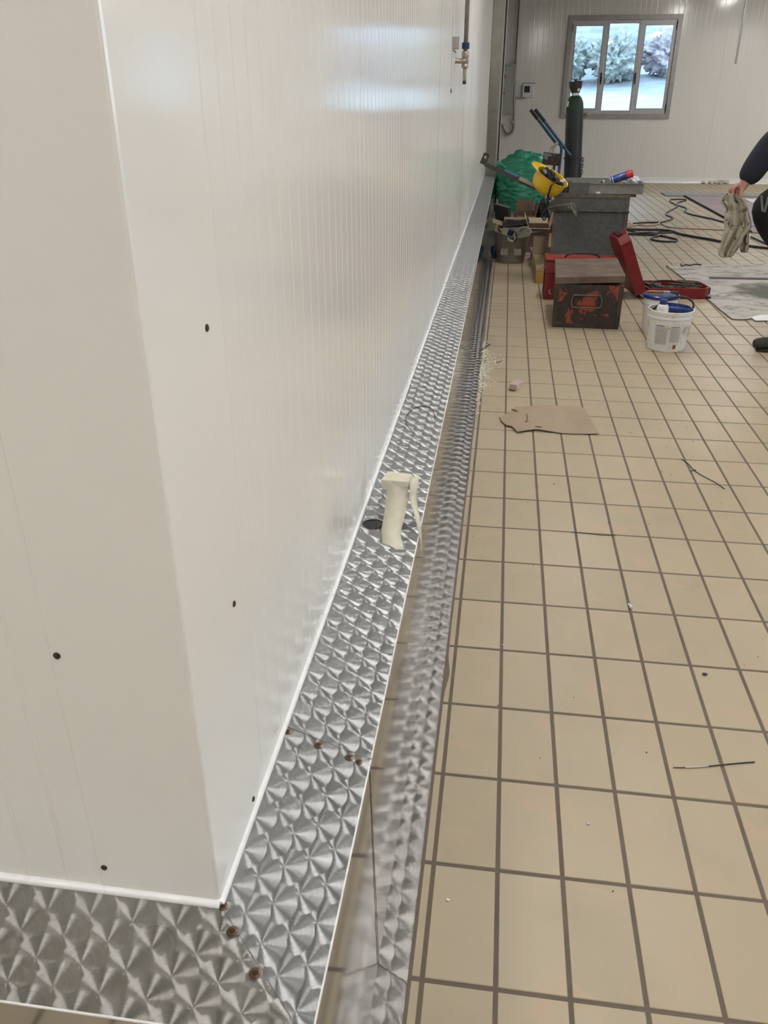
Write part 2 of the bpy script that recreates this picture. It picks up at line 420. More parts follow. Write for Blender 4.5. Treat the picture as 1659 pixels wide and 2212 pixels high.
# ---- walls
def ribbed(mb, axis, a0, a1, z0, z1, plane, out, pitch=.055, rw=.007, rh=.0009, phase=0.0, thick=.05):
    """a panel skin along axis ('x' or 'y') from a0 to a1; out = +1/-1 side the ribs stand out to"""
    pr = [(a0, 0)]
    k = ceil((a0 + .012 - phase) / pitch)
    while phase + k*pitch < a1 - .012:
        c = phase + k*pitch; pr += [(c-rw/2, 0), (c-rw*.22, rh), (c+rw*.22, rh), (c+rw/2, 0)]; k += 1
    pr.append((a1, 0))
    def P(a, d, z): return (plane + out*d, a, z) if axis == 'y' else (a, plane + out*d, z)
    vs = [P(a, d, z) for z in (z0, z1) for a, d in pr] + [P(a0, -thick, z0), P(a1, -thick, z0), P(a1, -thick, z1), P(a0, -thick, z1)]
    n = len(pr); fs = [(i, i+1, n+i+1, n+i) for i in range(n-1)]
    b = 2*n; fs += [(b, b+1, b+2, b+3), (0, b, b+3, n), (n-1, 2*n-1, b+2, b+1)]
    mb.add(vs, fs)
G = .0025
wl_ = structure('wall_left')
ys = [-.10, .91, 1.92, 2.93, 3.94, 4.95, 5.96, 6.97, 7.98, 8.99, 10.0, WALL_END]
for a, b in zip(ys[:-1], ys[1:]):
    m = MB(); ribbed(m, 'y', a+G/2, b-G/2, .44, ROOM_H, WALL_X, 1, .055, .0065, .0005, .011); m.obj('panel', M_PANEL, wl_)
MB().box(WALL_X-.30, WALL_X-.012, FRONT_Y+.02, WALL_END, 0, ROOM_H).obj('panel_core', M_SEAL, wl_)
wf = structure('wall_front')
xs = [-4.0, -3.0, -2.0, -1.0, -.39]
for a, b in zip(xs[:-1], xs[1:]):
    m = MB(); ribbed(m, 'x', a+G/2, b-G/2, .44, ROOM_H, FRONT_Y, -1, .055, .0065, .0006, .0); m.obj('panel', M_PANEL, wf)
MB().box(-4.0, WALL_X-.30, FRONT_Y+.012, .2, 0, ROOM_H).obj('panel_core', M_SEAL, wf)
# folded corner trim with rivets
t1 = structure('trim_1')
m = MB(); e = .0012
ang = [(-.395, FRONT_Y-.0004), (-.394, FRONT_Y-e), (WALL_X+e-.004, FRONT_Y-e), (WALL_X+e-.0012, FRONT_Y-e+.0012), (WALL_X+e, FRONT_Y-e+.004), (WALL_X+e, -.075), (WALL_X+.0004, -.074)]
for (xa, ya), (xb, yb) in zip(ang[:-1], ang[1:]): m.add([(xa,ya,.474),(xb,yb,.474),(xb,yb,ROOM_H),(xa,ya,ROOM_H)], [(0,1,2,3)])
m.obj('corner_sheet', M_PANEL, t1)
for z in (.497, .824, 1.165, 1.50, 1.84):
    MB().lathe([(.0042,0),(.004,.0012),(.0022,.0022),(.0001,.0022)], (WALL_X+e, -.097, z), 12, Ry(pi/2)).obj('rivet', M_WELD, t1, True)
    MB().lathe([(.0042,0),(.004,.0012),(.0022,.0022),(.0001,.0022)], (-.387, FRONT_Y-e, z+.02), 12, Rx(pi/2)).obj('rivet', M_WELD, t1, True)
# recess wall behind the end of the block
wr_ = structure('wall_recess')
MB().box(-4.1, -4.0, WALL_END, BACK_Y, 0, ROOM_H).obj('panel', M_PANEL, wr_)
MB().box(-4.0, WALL_X-.30, WALL_END-.05, WALL_END, 0, ROOM_H).obj('return_panel', M_PANEL, wr_)
# back wall with two window openings
WIN = [(1.018, 2.922, 1.135, 2.722), (5.7, 7.6, 1.135, 2.722)]
wb = structure('wall_back')
br = [-4.0, -2.03, -.87, .28, 1.018, 1.433, 2.59, 2.922, 3.74, 4.9, 5.7, 6.05, 7.2, 7.6, 8.35, RIGHT_X]
real = {-2.03, -.87, .28, 1.433, 2.59, 3.74, 4.9, 6.05, 7.2, 8.35}
for a, b in zip(br[:-1], br[1:]):
    ga = G/2 if a in real else 0; gb = G/2 if b in real else 0
    inw = [w0 for w0 in WIN if a >= w0[0]-1e-6 and b <= w0[1]+1e-6]
    for z0, z1 in ([(0, ROOM_H)] if not inw else [(0, inw[0][2]), (inw[0][3], ROOM_H)]):
        m = MB(); ribbed(m, 'x', a+ga, b-gb, z0, z1, BACK_Y, -1, .096, .02, .0012, .28, .08); m.obj('panel', M_PANEL, wb)
for jx in sorted(real):  # strips added behind the joints to stop daylight leaking in
    inw = [w0 for w0 in WIN if w0[0] < jx < w0[1]]
    for z0, z1 in ([(0, ROOM_H)] if not inw else [(0, inw[0][2]-.04), (inw[0][3]+.04, ROOM_H)]): MB().box(jx-.01, jx+.01, BACK_Y+.02, BACK_Y+.06, z0, z1).obj('joint_light_stop', M_SEAL, wb)
M_DARKW = simple('dark unseen wall', (.10, .10, .098), .8, 0, .15, 4, .3)  # dark tone set so unseen walls reflect little in the steel
wrt = structure('wall_right')                      # unseen wall; gateway added to bring daylight from the right
for bx in ((REAR_Y, 1.0, 0, ROOM_H), (4.2, BACK_Y, 0, ROOM_H), (1.0, 4.2, 2.9, ROOM_H)): MB().box(RIGHT_X, RIGHT_X+.2, bx[0], bx[1], bx[2], bx[3]).obj('panel', M_DARKW, wrt)
MB().box(RIGHT_X+.2, RIGHT_X+40, -20, 30, -.3, -.1).obj('yard', M_DARKW, None, kind='structure')  # unseen ground outside the added gateway
for nm, bx in (('wall_rear', (-4.1, RIGHT_X+.1, REAR_Y-.1, REAR_Y)), ('wall_side', (-4.1, -4.0, REAR_Y, FRONT_Y))):
    MB().box(*bx, 0, ROOM_H).obj(nm, M_DARKW if nm == 'wall_rear' else M_PANEL, None, kind='structure')
cl = structure('ceiling')
k = 0; xx = -4.1
while xx < RIGHT_X:
    MB().box(xx+.003, min(xx+1.15, RIGHT_X+.1)-.003, REAR_Y-.1, BACK_Y+.1, ROOM_H, ROOM_H+.08).obj('panel', M_CEIL, cl); xx += 1.15
# baseboard cove of the back wall
prof = [(0,0),(0,-.030),(.012,-.024),(.030,-.012),(.060,-.007),(.088,-.006),(.094,0)]
m = MB(); n = len(prof); x0, x1 = .30, RIGHT_X
m.add([(x, BACK_Y+d, z) for x in (x0, x1) for z, d in prof], [(i, i+1, n+i+1, n+i) for i in range(n-1)] + [tuple(range(n-1,-1,-1)), tuple(range(n, 2*n))])
m.obj('baseboard_back', M_SEAL, None, kind='structure')

# ---- stainless kerb (long run + front run)
bl = structure('baseboard_left'); bf = structure('baseboard_front')
SL = .0045                                                    # top falls a little to the room side
def top_z(x): return CURB_H + SL * (CURB_X - x) / (CURB_X - WALL_X) if x < CURB_X else CURB_H
SEAM = (0.052, 0.012)
def kerb_top(mb, poly):
    mb.add([(x, y, z) for x, y, z in poly], [tuple(range(len(poly)))])
zi, zo = CURB_H + SL, CURB_H
# long top with a plumbing hole near y = .77
hx, hy, hr = -.203, .795, .027
qx, qy = -.155, .876
m = MB()
def grid_top(mb, ya, yb, inner_a, inner_b):
    pass
# piece 1: mitre corner to seam
p1 = [(WALL_X-.004, FRONT_Y-.004, zi), (CURB_X, CURB_FY, zo), (CURB_X, .030, zo), (WALL_X-.004, .080, zi)]
m.add(p1, [(0,1,2,3)]); m.obj('top_plate', M_STEEL, bl)
m = MB(); ya, yb = .6, .95
m.add([(WALL_X-.004,.081,zi),(CURB_X,.031,zo),(CURB_X,ya,zo),(WALL_X-.004,ya,zi)], [(0,1,2,3)])
ring = [(hx+hr*cos(q), hy+hr*sin(q)) for q in [2*pi*k/24 for k in range(24)]]
def sq(q):
    c, s_ = cos(q), sin(q); k_ = 1e9
    if c > 1e-6: k_ = min(k_, (CURB_X-hx)/c)
    if c < -1e-6: k_ = min(k_, (WALL_X-.004-hx)/c)
    if s_ > 1e-6: k_ = min(k_, (yb-hy)/s_)
    if s_ < -1e-6: k_ = min(k_, (ya-hy)/s_)
    return (hx+c*k_, hy+s_*k_)
angs = sorted([2*pi*k/24 for k in range(24)] + [math.atan2(b-hy, a-hx) % (2*pi) for a in (CURB_X, WALL_X-.004) for b in (ya, yb)])
ins = [(hx+hr*cos(q), hy+hr*sin(q)) for q in angs]; outs = [sq(q) for q in angs]; n = len(angs)
m.add([(x, y, top_z(x)) for x, y in ins+outs], [(i, n+i, n+(i+1)%n, (i+1)%n) for i in range(n)])
# long remaining run, gently uneven sheet (it is buckled near its far third)
def wob(x, y):
    t = (x-WALL_X)/(CURB_X-WALL_X)
    return .0006*sin(y*2.1)*t + .0016*t*math.exp(-((y-5.4)/.30)**2) - .0010*math.exp(-((y-5.0)/.22)**2)*sin(t*pi)
NY = 260; NX = 5; vs = []
for k in range(NY+1):
    y = yb + (WALL_END-yb)*k/NY
    for q in range(NX+1):
        x = WALL_X-.004 + (CURB_X-WALL_X+.004)*q/NX
        vs.append((x, y, top_z(x) + (wob(x, y) if k > 3 else 0)))
m.add(vs, [(k*(NX+1)+q, k*(NX+1)+q+1, (k+1)*(NX+1)+q+1, (k+1)*(NX+1)+q) for k in range(NY) for q in range(NX)])
m.obj('top_plate', M_STEEL, bl, True)
# rolled edge, its bright line painted by the pale material
MB().tube([(CURB_X+.0002, y, CURB_H-.0022) for y in (CURB_FY, .03)], .0022, 8).obj('folded_edge', M_EDGE, bl, True)
MB().tube([(CURB_X+.0002, y, CURB_H-.0022) for y in (.032, WALL_END)], .0022, 8).obj('folded_edge', M_EDGE, bl, True)
# faces
for ya_, yb_ in ((CURB_FY, .0165), (.0165, WALL_END)):
    mm = MB(); mm.add([(CURB_X+.001, ya_, CURB_H-.002), (CURB_X+.001, yb_, CURB_H-.002), (FACE_X, yb_, .002), (FACE_X, ya_, .002)], [(3,2,1,0)]); mm.obj('face_plate', M_FACE, bl)
MB().box(WALL_X-.004, CURB_X-.004, .0, WALL_END, 0, CURB_H-.03).obj('kerb_core', M_GROUT, bl)
# vertical weld seam on the face and mitre in the flange
MB().tube([(CURB_X+.0015+(FACE_X-CURB_X)*t, .0165+.0006*sin(t*30), CURB_H*(1-t)) for t in [k/20 for k in range(21)]], .0007, 6).obj('weld_seam', M_WLINE, bl, True)
# flange on the floor
for ya_, yb_, sk in ((CURB_FY-.06, .0165, 0), (.0175, WALL_END, 1)):
    m = MB(); c0 = .0165 if sk else ya_; 
    a0 = (FACE_X, .0175 if sk else ya_); a1 = (FLANGE_X, -.012 if sk else ya_); b0 = (FACE_X, yb_ if sk else .0165); b1 = (FLANGE_X, yb_ if sk else -.013)
    pr = [(a0, b0, .004, 0), (a1, b1, .0022, 1)]
    m.add([(a0[0], a0[1], .0035), (a1[0], a1[1], .0022), (b1[0], b1[1], .0022), (b0[0], b0[1], .0035), (a1[0], a1[1], -.003), (b1[0], b1[1], -.003)], [(0,1,2,3),(1,4,5,2)])
    m.obj('floor_flange', M_FLANGE, bl)
MB().tube([(FACE_X+(FLANGE_X-FACE_X)*t, .017-.029*t + .0008*sin(t*25), .004-.0012*t) for t in [k/14 for k in range(15)]], .0010, 6).obj('weld_seam', M_WLINE, bl, True)
# grey sealant beside the flange, uneven width
m = MB(); pts = []; r2 = random.Random(8); y = CURB_FY-.06
while y < WALL_END:
    b = .006 + .002*noise.noise(Vector((0, y*3, 1))) + (.008*math.exp(-((y-.86)/.05)**2)); pts.append((y, b)); y += .02 if y < 3 else .08
vs = []
for y, b in pts: vs += [(FLANGE_X-.001, y, .0026), (FLANGE_X+b, y, .0004), (FLANGE_X+b, y, -.003)]
m.add(vs, [(3*k+c, 3*k+c+1, 3*k+4+c, 3*k+3+c) for k in range(len(pts)-1) for c in (0, 1)]); m.obj('grout_fillet', M_GROUT, bl, True)
# front run
m = MB(); m.add([(WALL_X-.004, FRONT_Y-.004, zi-.0002), (-4, FRONT_Y-.004, zi-.0002), (-4, CURB_FY, zo), (CURB_X, CURB_FY, zo)], [(0,1,2,3)]); m.obj('top_plate', M_STEEL_X, bf)
m = MB(); m.add([(-4, CURB_FY, CURB_H), (CURB_X+.001, CURB_FY, CURB_H), (FACE_X, CURB_FY-.012, 0), (-4, CURB_FY-.012, 0)], [(3,2,1,0)]); m.obj('face_plate', M_FACE, bf)
MB().tube([(-4, CURB_FY, CURB_H-.0015), (CURB_X, CURB_FY, CURB_H-.0015)], .0018, 8).obj('folded_edge', M_EDGE, bf, True)
m = MB(); m.add([(-4, CURB_FY-.012, .003), (FACE_X, CURB_FY-.012, .003), (FACE_X, CURB_FY-.068, .002), (-4, CURB_FY-.068, .002)], [(3,2,1,0)]); m.obj('floor_flange', M_FLANGE, bf)
# sealant beads at the wall foot
def bead(par, pts, r=.0055): MB().tube(pts, r, 10).obj('sealant_bead', M_SEAL, par, True)
bead(bl, [(WALL_X+.0015, FRONT_Y-.002 if k == 0 else y, zi+.001+.0005*sin(y*7)) for k, y in enumerate([FRONT_Y + (WALL_END-FRONT_Y)*q/120 for q in range(121)])])
bead(bf, [(x, FRONT_Y-.0015, zi+.001) for x in (WALL_X+.002, -1, -4)], .0065)
# mitre weld and burn marks
def weldline(par, a, b, n=24, r=.0006):
    a, b = Vector(a), Vector(b); MB().tube([a.lerp(b, k/n) + Vector((.0006*noise.noise(Vector((k*.9, 0, 3))), .0006*noise.noise(Vector((k*.9, 5, 3))), .0002)) for k in range(n+1)], [r*(.6+.8*abs(noise.noise(Vector((k*.7, 2, 9))))) for k in range(n+1)], 6).obj('weld_seam', M_WLINE, par, True)
weldline(bl, (WALL_X, FRONT_Y, zi), (CURB_X, CURB_FY, zo))
weldline(bl, (WALL_X, .080, zi), (CURB_X, .030, zo))
def burn_material():
    m = NT('heat tint'); o = m.obj(); s = m.sep(o); rr = m.math('SQRT', m.math('ADD', m.math('MULTIPLY', s[0], s[0]), m.math('MULTIPLY', s[1], s[1])))
    rr = m.math('ADD', rr, m.math('MULTIPLY', m.math('SUBTRACT', m.noise(o, 200, 3), .5), .003))
    c = m.ramp(m.math('MULTIPLY', rr, 100.0), [(0, (.10, .085, .07)), (.25, (.05, .035, .03)), (.45, (.22, .13, .07)), (.62, (.10, .07, .06)), (.8, (.24, .22, .21)), (1, (.42, .42, .42))])
    m.set(color=c, metal=1.0, rough=.38); m.bump(m.noise(o, 500, 3), .4, .0006); return m.m
M_BURN = burn_material()
def burn(par, px, py, r, ex=1.0):
    p = Z(px, py, CURB_H+.0015); mb = MB()
    n = 20; rr = [r*(1+.18*noise.noise(Vector((k*.6, px, 0)))) for k in range(n)]
    prof = [(0, .0013), (.35, .0015), (.6, .0008), (1, 0)]
    vs = [(0,0,.0013)] + [(rr[k]*f*cos(2*pi*k/n), rr[k]*f*ex*sin(2*pi*k/n), h) for f, h in prof[1:] for k in range(n)]
    fs = [(0, 1+k, 1+(k+1)%n) for k in range(n)] + [(1+a*n+k, 1+(a+1)*n+k, 1+(a+1)*n+(k+1)%n, 1+a*n+(k+1)%n) for a in range(2) for k in range(n)]
    mb.add(vs, fs); me = mb.mesh('weld_spot', M_BURN, True)
    link('weld_spot', me, par, (p.x, p.y, top_z(p.x)+.0002))
for q in ((483, 1962, .006), (503, 2015, .008), (552, 2104, .0085), (622, 1584, .006), (688, 1612, .008), (755, 1636, .008), (775, 1645, .006)): burn(bl, *q)
# scribed ring on the top plate
p = Z(910, 905, CURB_H); c = Vector((-.165, p.y, 0))
MB().tube([(c.x + .045*cos(q), c.y + .115*sin(q), top_z(c.x + .045*cos(q))+.0006) for q in [2*pi*k/48 for k in range(34)]], .0011, 5).obj('scribed_ring', M_STONE, bl, True)
# end post / door trim
t2 = structure('trim_2')
px0, px1 = -.222, -.082
MB().box(px0, px1, WALL_END, WALL_END+.05, .0, ROOM_H).obj('jamb_post', M_TRIM, t2)
MB().box(px0+.030, px0+.048, WALL_END-.012, WALL_END, CURB_H, ROOM_H).obj('jamb_rib', M_TRIM, t2)
MB().box(px0-.01, px0+.012, WALL_END-.008, WALL_END, CURB_H, ROOM_H).obj('jamb_rib', M_TRIM, t2)
MB().box(px1-.022, px1, WALL_END-.014, WALL_END, .0, ROOM_H).obj('jamb_rib', M_ALU, t2)
MB().box(px1, px1+.017, WALL_END-.004, WALL_END+.05, .0, ROOM_H).obj('gasket', M_BLACK, t2)
MB().box(px1+.017, px1+.03, WALL_END+.0, WALL_END+.05, .0, ROOM_H).obj('jamb_lip', M_ALU, t2)

# ---- windows
def make_window(idx, x0, x1, z0, z1, tape):
    W = structure('window_%d' % idx, ((x0+x1)/2, BACK_Y, z0))
    yf = BACK_Y-.035; fw = .045
    m = MB(); m.box(x0-.03, x0+fw, yf, BACK_Y+.08, z0-.03, z1+.03); m.box(x1-fw, x1+.03, yf, BACK_Y+.08, z0-.03, z1+.03)
    m.box(x0+fw, x1-fw, yf, BACK_Y+.08, z1-fw, z1+.03); m.box(x0+fw, x1-fw, yf, BACK_Y+.08, z0-.03, z0+fw)
    m.obj('casing', M_ALUD, W)
    i0, i1 = x0+fw, x1-fw; wd = (i1-i0)/3; j0, j1 = z0+fw, z1-fw
    yl = BACK_Y+.02
    for k in range(3):
        a, b = i0+k*wd, i0+(k+1)*wd; s = .065 if k != 1 else .045; dy = -.02 if k != 1 else 0.0
        if k == 1: a -= .0; b += .0
        tb = .085 if k != 1 else .05
        m = MB(); y0, y1 = yl+dy, yl+dy+.045
        pa, pb, qa, qb = a+s, b-s*.9, j0+tb, j1-tb
        m.box(a+.002, pa, y0, y1, j0, j1); m.box(pb, b-.002, y0, y1, j0, j1); m.box(pa, pb, y0, y1, j0, qa); m.box(pa, pb, y0, y1, qb, j1)
        S = m.obj('sash', M_ALU, W)
        g = MB(); 
        for bx in ((pa, pa+.006, qa, qb), (pb-.006, pb, qa, qb), (pa, pb, qa, qa+.006), (pa, pb, qb-.006, qb)): g.box(bx[0], bx[1], y0-.002, y0+.006, bx[2], bx[3])
        g.obj('glazing_gasket', M_BLACK, S)
        MB().box(pa, pb, y0+.02, y0+.026, qa, qb).obj('pane', M_GLASS, S)
        if tape:
            u0, u1, v0, v1 = tape[k]; A = Y(u0, v0, y0+.018); B = Y(u1, v1, y0+.018); d = (B-A).normalized(); nrm = Vector((d.z, 0, -d.x))*.025
            t = MB(); t.hexa([A-nrm, B-nrm, B-nrm+Vector((0,.001,0)), A-nrm+Vector((0,.001,0)), A+nrm, B+nrm, B+nrm+Vector((0,.001,0)), A+nrm+Vector((0,.001,0))])
            t.obj('tape_strip', M_BTAPE, W, label='blue tape strip stuck slantwise on the glass')
    for hxn in (1, 2):
        cx = i0+hxn*wd; zc = z0+.62
        m = MB(); m.cbox((cx-.012, yl-.03, zc+.02), (.022, .016, .15), None, 0, .004); m.cbox((cx-.008, yl-.055, zc-.03), (.018, .02, .13), None, 0, .005); m.cbox((cx-.012, yl-.043, zc+.03), (.016, .03, .02))
        m.obj('handle', M_BLACKP, W, label='black lever handle')
    for hx_, zz in ((i0+.006, z1-.16), (i1-.006, z1-.14), (i1-.006, z0+.15)):
        MB().cyl((hx_, yl-.035, zz-.06), (hx_, yl-.035, zz+.06), .009, n=10).obj('hinge', M_BLACKP, W, True)
    # rear reveal sill outside
    MB().box(x0-.05, x1+.05, BACK_Y+.08, BACK_Y+.16, z0-.05, z0-.0).obj('outer_sill', M_ALU, W)
make_window(1, *WIN[0], [(1253, 162, 1276, 195), (1325, 159, 1348, 205), (1390, 159, 1417, 205)])
make_window(2, *WIN[1], None)

# ---- ceiling lamps (unseen battens, several added to light the walls and streak the steel)
def batten(x, y, label, alongy=True):
    L = 1.5; T = thing('ceiling_lamp', label, 'lamp', (x, y, ROOM_H), 'fluorescent battens on the ceiling')
    def bx(m, a, b, c, d, z0, z1): 
        return m.box(x+a, x+b, y+c, y+d, z0, z1) if alongy else m.box(x+c, x+d, y+a, y+b, z0, z1)
    bx(MB(), -.09, .09, -L/2-.03, L/2+.03, ROOM_H-.06, ROOM_H-.001).obj('housing', M_WHITE, T)
    bx(MB(), -.075, .075, -L/2, L/2, ROOM_H-.085, ROOM_H-.061).obj('diffuser', M_LAMP, T)
LG = 'long white batten lamp with flat diffuser under the ceiling'
LAMPLAB = {.8: 'over the steel kerb', .9: 'over the steel kerb', -1.1: 'before the front white wall', 3.2: 'in the middle row', 3.6: 'in the middle row', 4.2: 'in the middle row', -2.8: 'in the left corner'}
for x, y in [(.8, -.9), (.8, 2.4), (.8, 5.6), (.9, -4.6), (-1.6, -2.4), (3.2, .9), (4.2, 4.6), (4.2, 8.2), (3.6, 11.6), (4.2, 14.0), (7.2, -2.0), (7.2, 2.6), (7.2, 7.0), (6.8, 11.4), (7.0, 14.4), (-2.8, -3.4)]:
    where = 'behind the camera' if y < -1 else 'straight above the white corner' if y < 0 else 'above the torn cardboard' if y < 3 else 'above the rusty chest' if y < 6 else 'level with the steel box' if y < 9 else 'level with the green sack' if y < 12 else 'nearest the back wall'
    batten(x, y, 'unseen white batten lamp %s, %s' % (LAMPLAB.get(x, 'in the far right row'), where))

# ---- outside: scrub hillside
def hill_material():
    m = NT('scrub hillside'); p = m.pos(); f = m.noise(p, .16, 6, .6, .5); g = m.noise(p, 1.1, 6, .7); q = m.noise(p, .5, 3)
    c = m.mix(m.ramp(f, [(.40, 0), (.62, 1)]), (.13, .16, .20), (.33, .37, .40)); c = m.mix(m.ramp(g, [(.42, 0), (.6, .6)]), c, (.09, .12, .15)); c = m.mix(m.ramp(q, [(.62, 0), (.7, .7)]), c, (.50, .52, .52))  # bluish haze is mixed into the hill colours
    near = m.ramp(m.math('MULTIPLY', m.sep(p)[1], .02), [(.60, 1), (.86, 0)])
    c = m.mix(m.math('MULTIPLY', near, .7), c, (.40, .45, .42))
    m.set(color=c, rough=.95); return m.m
M_HILL = hill_material()
m = MB(); NXh, NYh = 50, 60; vs = []
for j in range(NYh+1):
    y = BACK_Y + 1.2 + (j/NYh)**1.7*120
    for i in range(NXh+1):
        x = -60 + 130*i/NXh; d = y-BACK_Y-6
        z = -.6 + (max(0, d)*.15 + max(0, d-25)*.22) + .8*noise.noise(Vector((x*.08, y*.08, 0)))*min(1, max(0, d)/10) + .25*noise.noise(Vector((x*.5, y*.5, 5)))*min(1, max(0,d)/4)
        vs.append((x, y, z))
m.add(vs, [(j*(NXh+1)+i, j*(NXh+1)+i+1, (j+1)*(NXh+1)+i+1, (j+1)*(NXh+1)+i) for j in range(NYh) for i in range(NXh)])
m.obj('hillside', M_HILL, None, True, kind='structure')
M_BUSH = simple('bush leaves', (.27, .31, .29), .9, 0, .45, 6, .5); M_BUSHP = simple('reddish bush leaves', (.33, .31, .33), .9, 0, .35, 6, .5)
def bush(x, y, z, r, mat, label):
    T = thing('bush', label, 'bush', (x, y, z), 'bushes on the hillside outside the window')
    MB().tube([(x, y, z-.3), (x+.05, y, z+r*.5), (x-.08, y, z+r)], [.09, .06, .03], 6).obj('stem', M_WOODG, T, True)
    bm = bmesh.new(); bmesh.ops.create_icosphere(bm, subdivisions=5, radius=r)
    for v in bm.verts:
        n_ = noise.noise(v.co*3.0/r + Vector((x, y, 0)))*.4 + noise.noise(v.co*9/r + Vector((y, x, 0)))*.3 + noise.noise(v.co*22/r)*.22
        v.co = Vector((v.co.x, v.co.y, v.co.z*.8))*(1+n_) + Vector((x, y, z+r*.8))
    me = bpy.data.meshes.new('foliage'); bm.to_mesh(me); bm.free(); me.polygons.foreach_set('use_smooth', [True]*len(me.polygons)); me.materials.append(mat); link('foliage', me, T)
bush(4.35, 40.0, 2.3, 1.0, M_BUSH, 'grey-green bush low behind the middle window pane')
bush(2.3, 40.5, 2.3, 1.0, M_BUSH, 'green bush behind the left window pane')
bush(6.7, 41.0, 2.5, 1.0, M_BUSHP, 'reddish bush behind the right window pane')
bush(3.6, 60.0, 9.0, 1.5, M_BUSH, 'small dark bush high on the hillside, left panes')
bush(9.6, 62.0, 9.8, 1.9, M_BUSH, 'dark bush high on the hillside, right pane')

# ================================================================ WALL FITTINGS
# gas pipe with valve on the left wall
def Wp(px, py, off=.05): return X(px, py, WALL_X+off)
yv = Wp(1006, 100).y
T = thing('valve_pipe', 'dark vertical pipe with brass tee valve hanging on the long white wall', 'pipe', (WALL_X, yv, 1.45))
px_ = WALL_X+.05
zt = lambda py: Y(1006, py, yv).z
MB().tube([(px_, yv, ROOM_H), (px_, yv, zt(116))], .0112, 12).obj('pipe', M_PIPE, T, True)
MB().lathe([(.0165,0),(.019,.006),(.019,.022),(.0165,.030)], (px_, yv, zt(125)), 12).obj('collar', M_BRASS, T, True)
zb = zt(148); za = zt(116)
MB().lathe([(.012,0),(.018,.004),(.018,.016),(.0145,.022),(.0175,(za-zb)*.4),(.0175,(za-zb)*.68),(.0135,(za-zb)*.74),(.013,(za-zb)*.8)], (px_, yv, zb), 16).obj('valve_body', M_BRASS, T, True)
MB().lathe([(.016,.0),(.016,.012),(.0125,.018),(.0115,.05),(.014,.051),(.014,.06)], (px_-.0, yv-.006, zt(132)), 12, Matrix.Rotation(-1.25, 3, 'Z') @ Rx(pi/2) ).obj('side_branch', M_BRASS, T, True)
MB().tube([(px_, yv, zb+.004), (px_, yv, zt(175))], .0098, 12).obj('pipe_stub', M_BRASS, T, True)
MB().tube([(px_, yv, zt(174)), (px_, yv, zt(182))], .0098, 12).obj('pipe_thread', M_WELD, T, True)
pb = X(992, 100, WALL_X+.004); 
m = MB(); m.box(WALL_X+.001, WALL_X+.034, yv-.30, yv-.296, zt(114), zt(88)); m.box(WALL_X+.001, WALL_X+.005, yv-.31, yv-.02, zt(114), zt(88)); 
m.obj('bracket', M_ALUD, T)
MB().cyl((WALL_X+.004, yv-.16, zt(100)), (WALL_X+.014, yv-.16, zt(100)), .009, n=6).obj('bolt', M_BLACKP, T)
MB().lathe([(.0125,0),(.020,.001),(.020,zt(92)-zt(106)),(.0125,zt(92)-zt(106)+.001)], (px_, yv, zt(106)), 20).obj('clamp', M_NAVY, T, True)
T2 = thing('thin_wire', 'thin grey wire running down the long white wall beside the valve pipe', 'wire', (WALL_X+.003, yv, 1.5))
yw_ = yv-.34
MB().tube([(WALL_X+.0025, yw_, ROOM_H-.01), (WALL_X+.003, yw_+.004, 1.9), (WALL_X+.0025, yw_, zt(190))], .0016, 6).obj('wire', M_ALU, T2)
MB().lathe([(.0001,0),(.004,.004),(.005,.012),(.003,.02),(.0001,.024)], (WALL_X+.005, yw_, zt(203)), 8).obj('stained_end', M_CARD, T2, True)
# back wall fittings
yb_ = BACK_Y
def Bp(px, py, off=.0): return Y(px, py, yb_-off)
T = thing('thermostat', 'white square controller with dark screen on the back wall left of the window', 'controller', Bp(1141, 197))
a, b = Bp(1130, 181, .05), Bp(1151, 210, .05)
m = MB(); m.cbox(((a.x+b.x)/2, yb_-.03, (a.z+b.z)/2), (b.x-a.x, .055, a.z-b.z), None, 0, .006); m.obj('housing', M_WHITE, T)
a2, b2 = Bp(1133, 186, .06), Bp(1144, 200, .06)
MB().cbox(((a2.x+b2.x)/2, yb_-.059, (a2.z+b2.z)/2), (b2.x-a2.x, .004, a2.z-b2.z)).obj('screen', M_BLACKP, T)
MB().box(a.x+.01, b.x+.05, yb_-.02, yb_-.002, a.z+.002, a.z+.018).obj('cable_duct', M_ALUD, T)
T = thing('electrical_cabinet', 'grey electrical cabinet with two red knobs beside the door jamb', 'cabinet', Bp(1095, 246))
a, b = Bp(1070, 138, .09), Bp(1106, 246, .09)
MB().cbox(((a.x+b.x)/2, yb_-.06, (a.z+b.z)/2), (b.x-a.x, .12, a.z-b.z), None, 0, .006).obj('body', simple('grey cabinet paint', (.42, .42, .39), .5), T)
MB().cbox(((a.x+b.x)/2-.02, yb_-.126, (a.z+b.z)/2), (b.x-a.x-.08, .012, a.z-b.z-.08), None, 0, .004).obj('door', simple('cabinet door paint', (.46, .46, .43), .45), T)
for i_, (u, v, r) in enumerate(((1089, 165.5, .024), (1088, 201.5, .018))):
    q = Bp(u, v, .13); MB().lathe([(r*1.2, 0), (r*1.2, .01), (r, .012), (r*.9, .035), (.001, .036)], (q.x, yb_-.132, q.z), 16, Rx(pi/2)).obj('knob', simple('red knob', (.6, .05, .03), .4), T, True)
for u, v in ((1105.5, 159), (1103, 223)):
    q = Bp(u, v, .1); MB().cyl((q.x, yb_-.10, q.z-.02), (q.x, yb_-.10, q.z+.02), .012, n=8).obj('hinge', M_BLACKP, T, True)
T = thing('wall_conduit', 'grey steel conduit with a U bend at its foot, back wall', 'conduit', Bp(1112, 290))
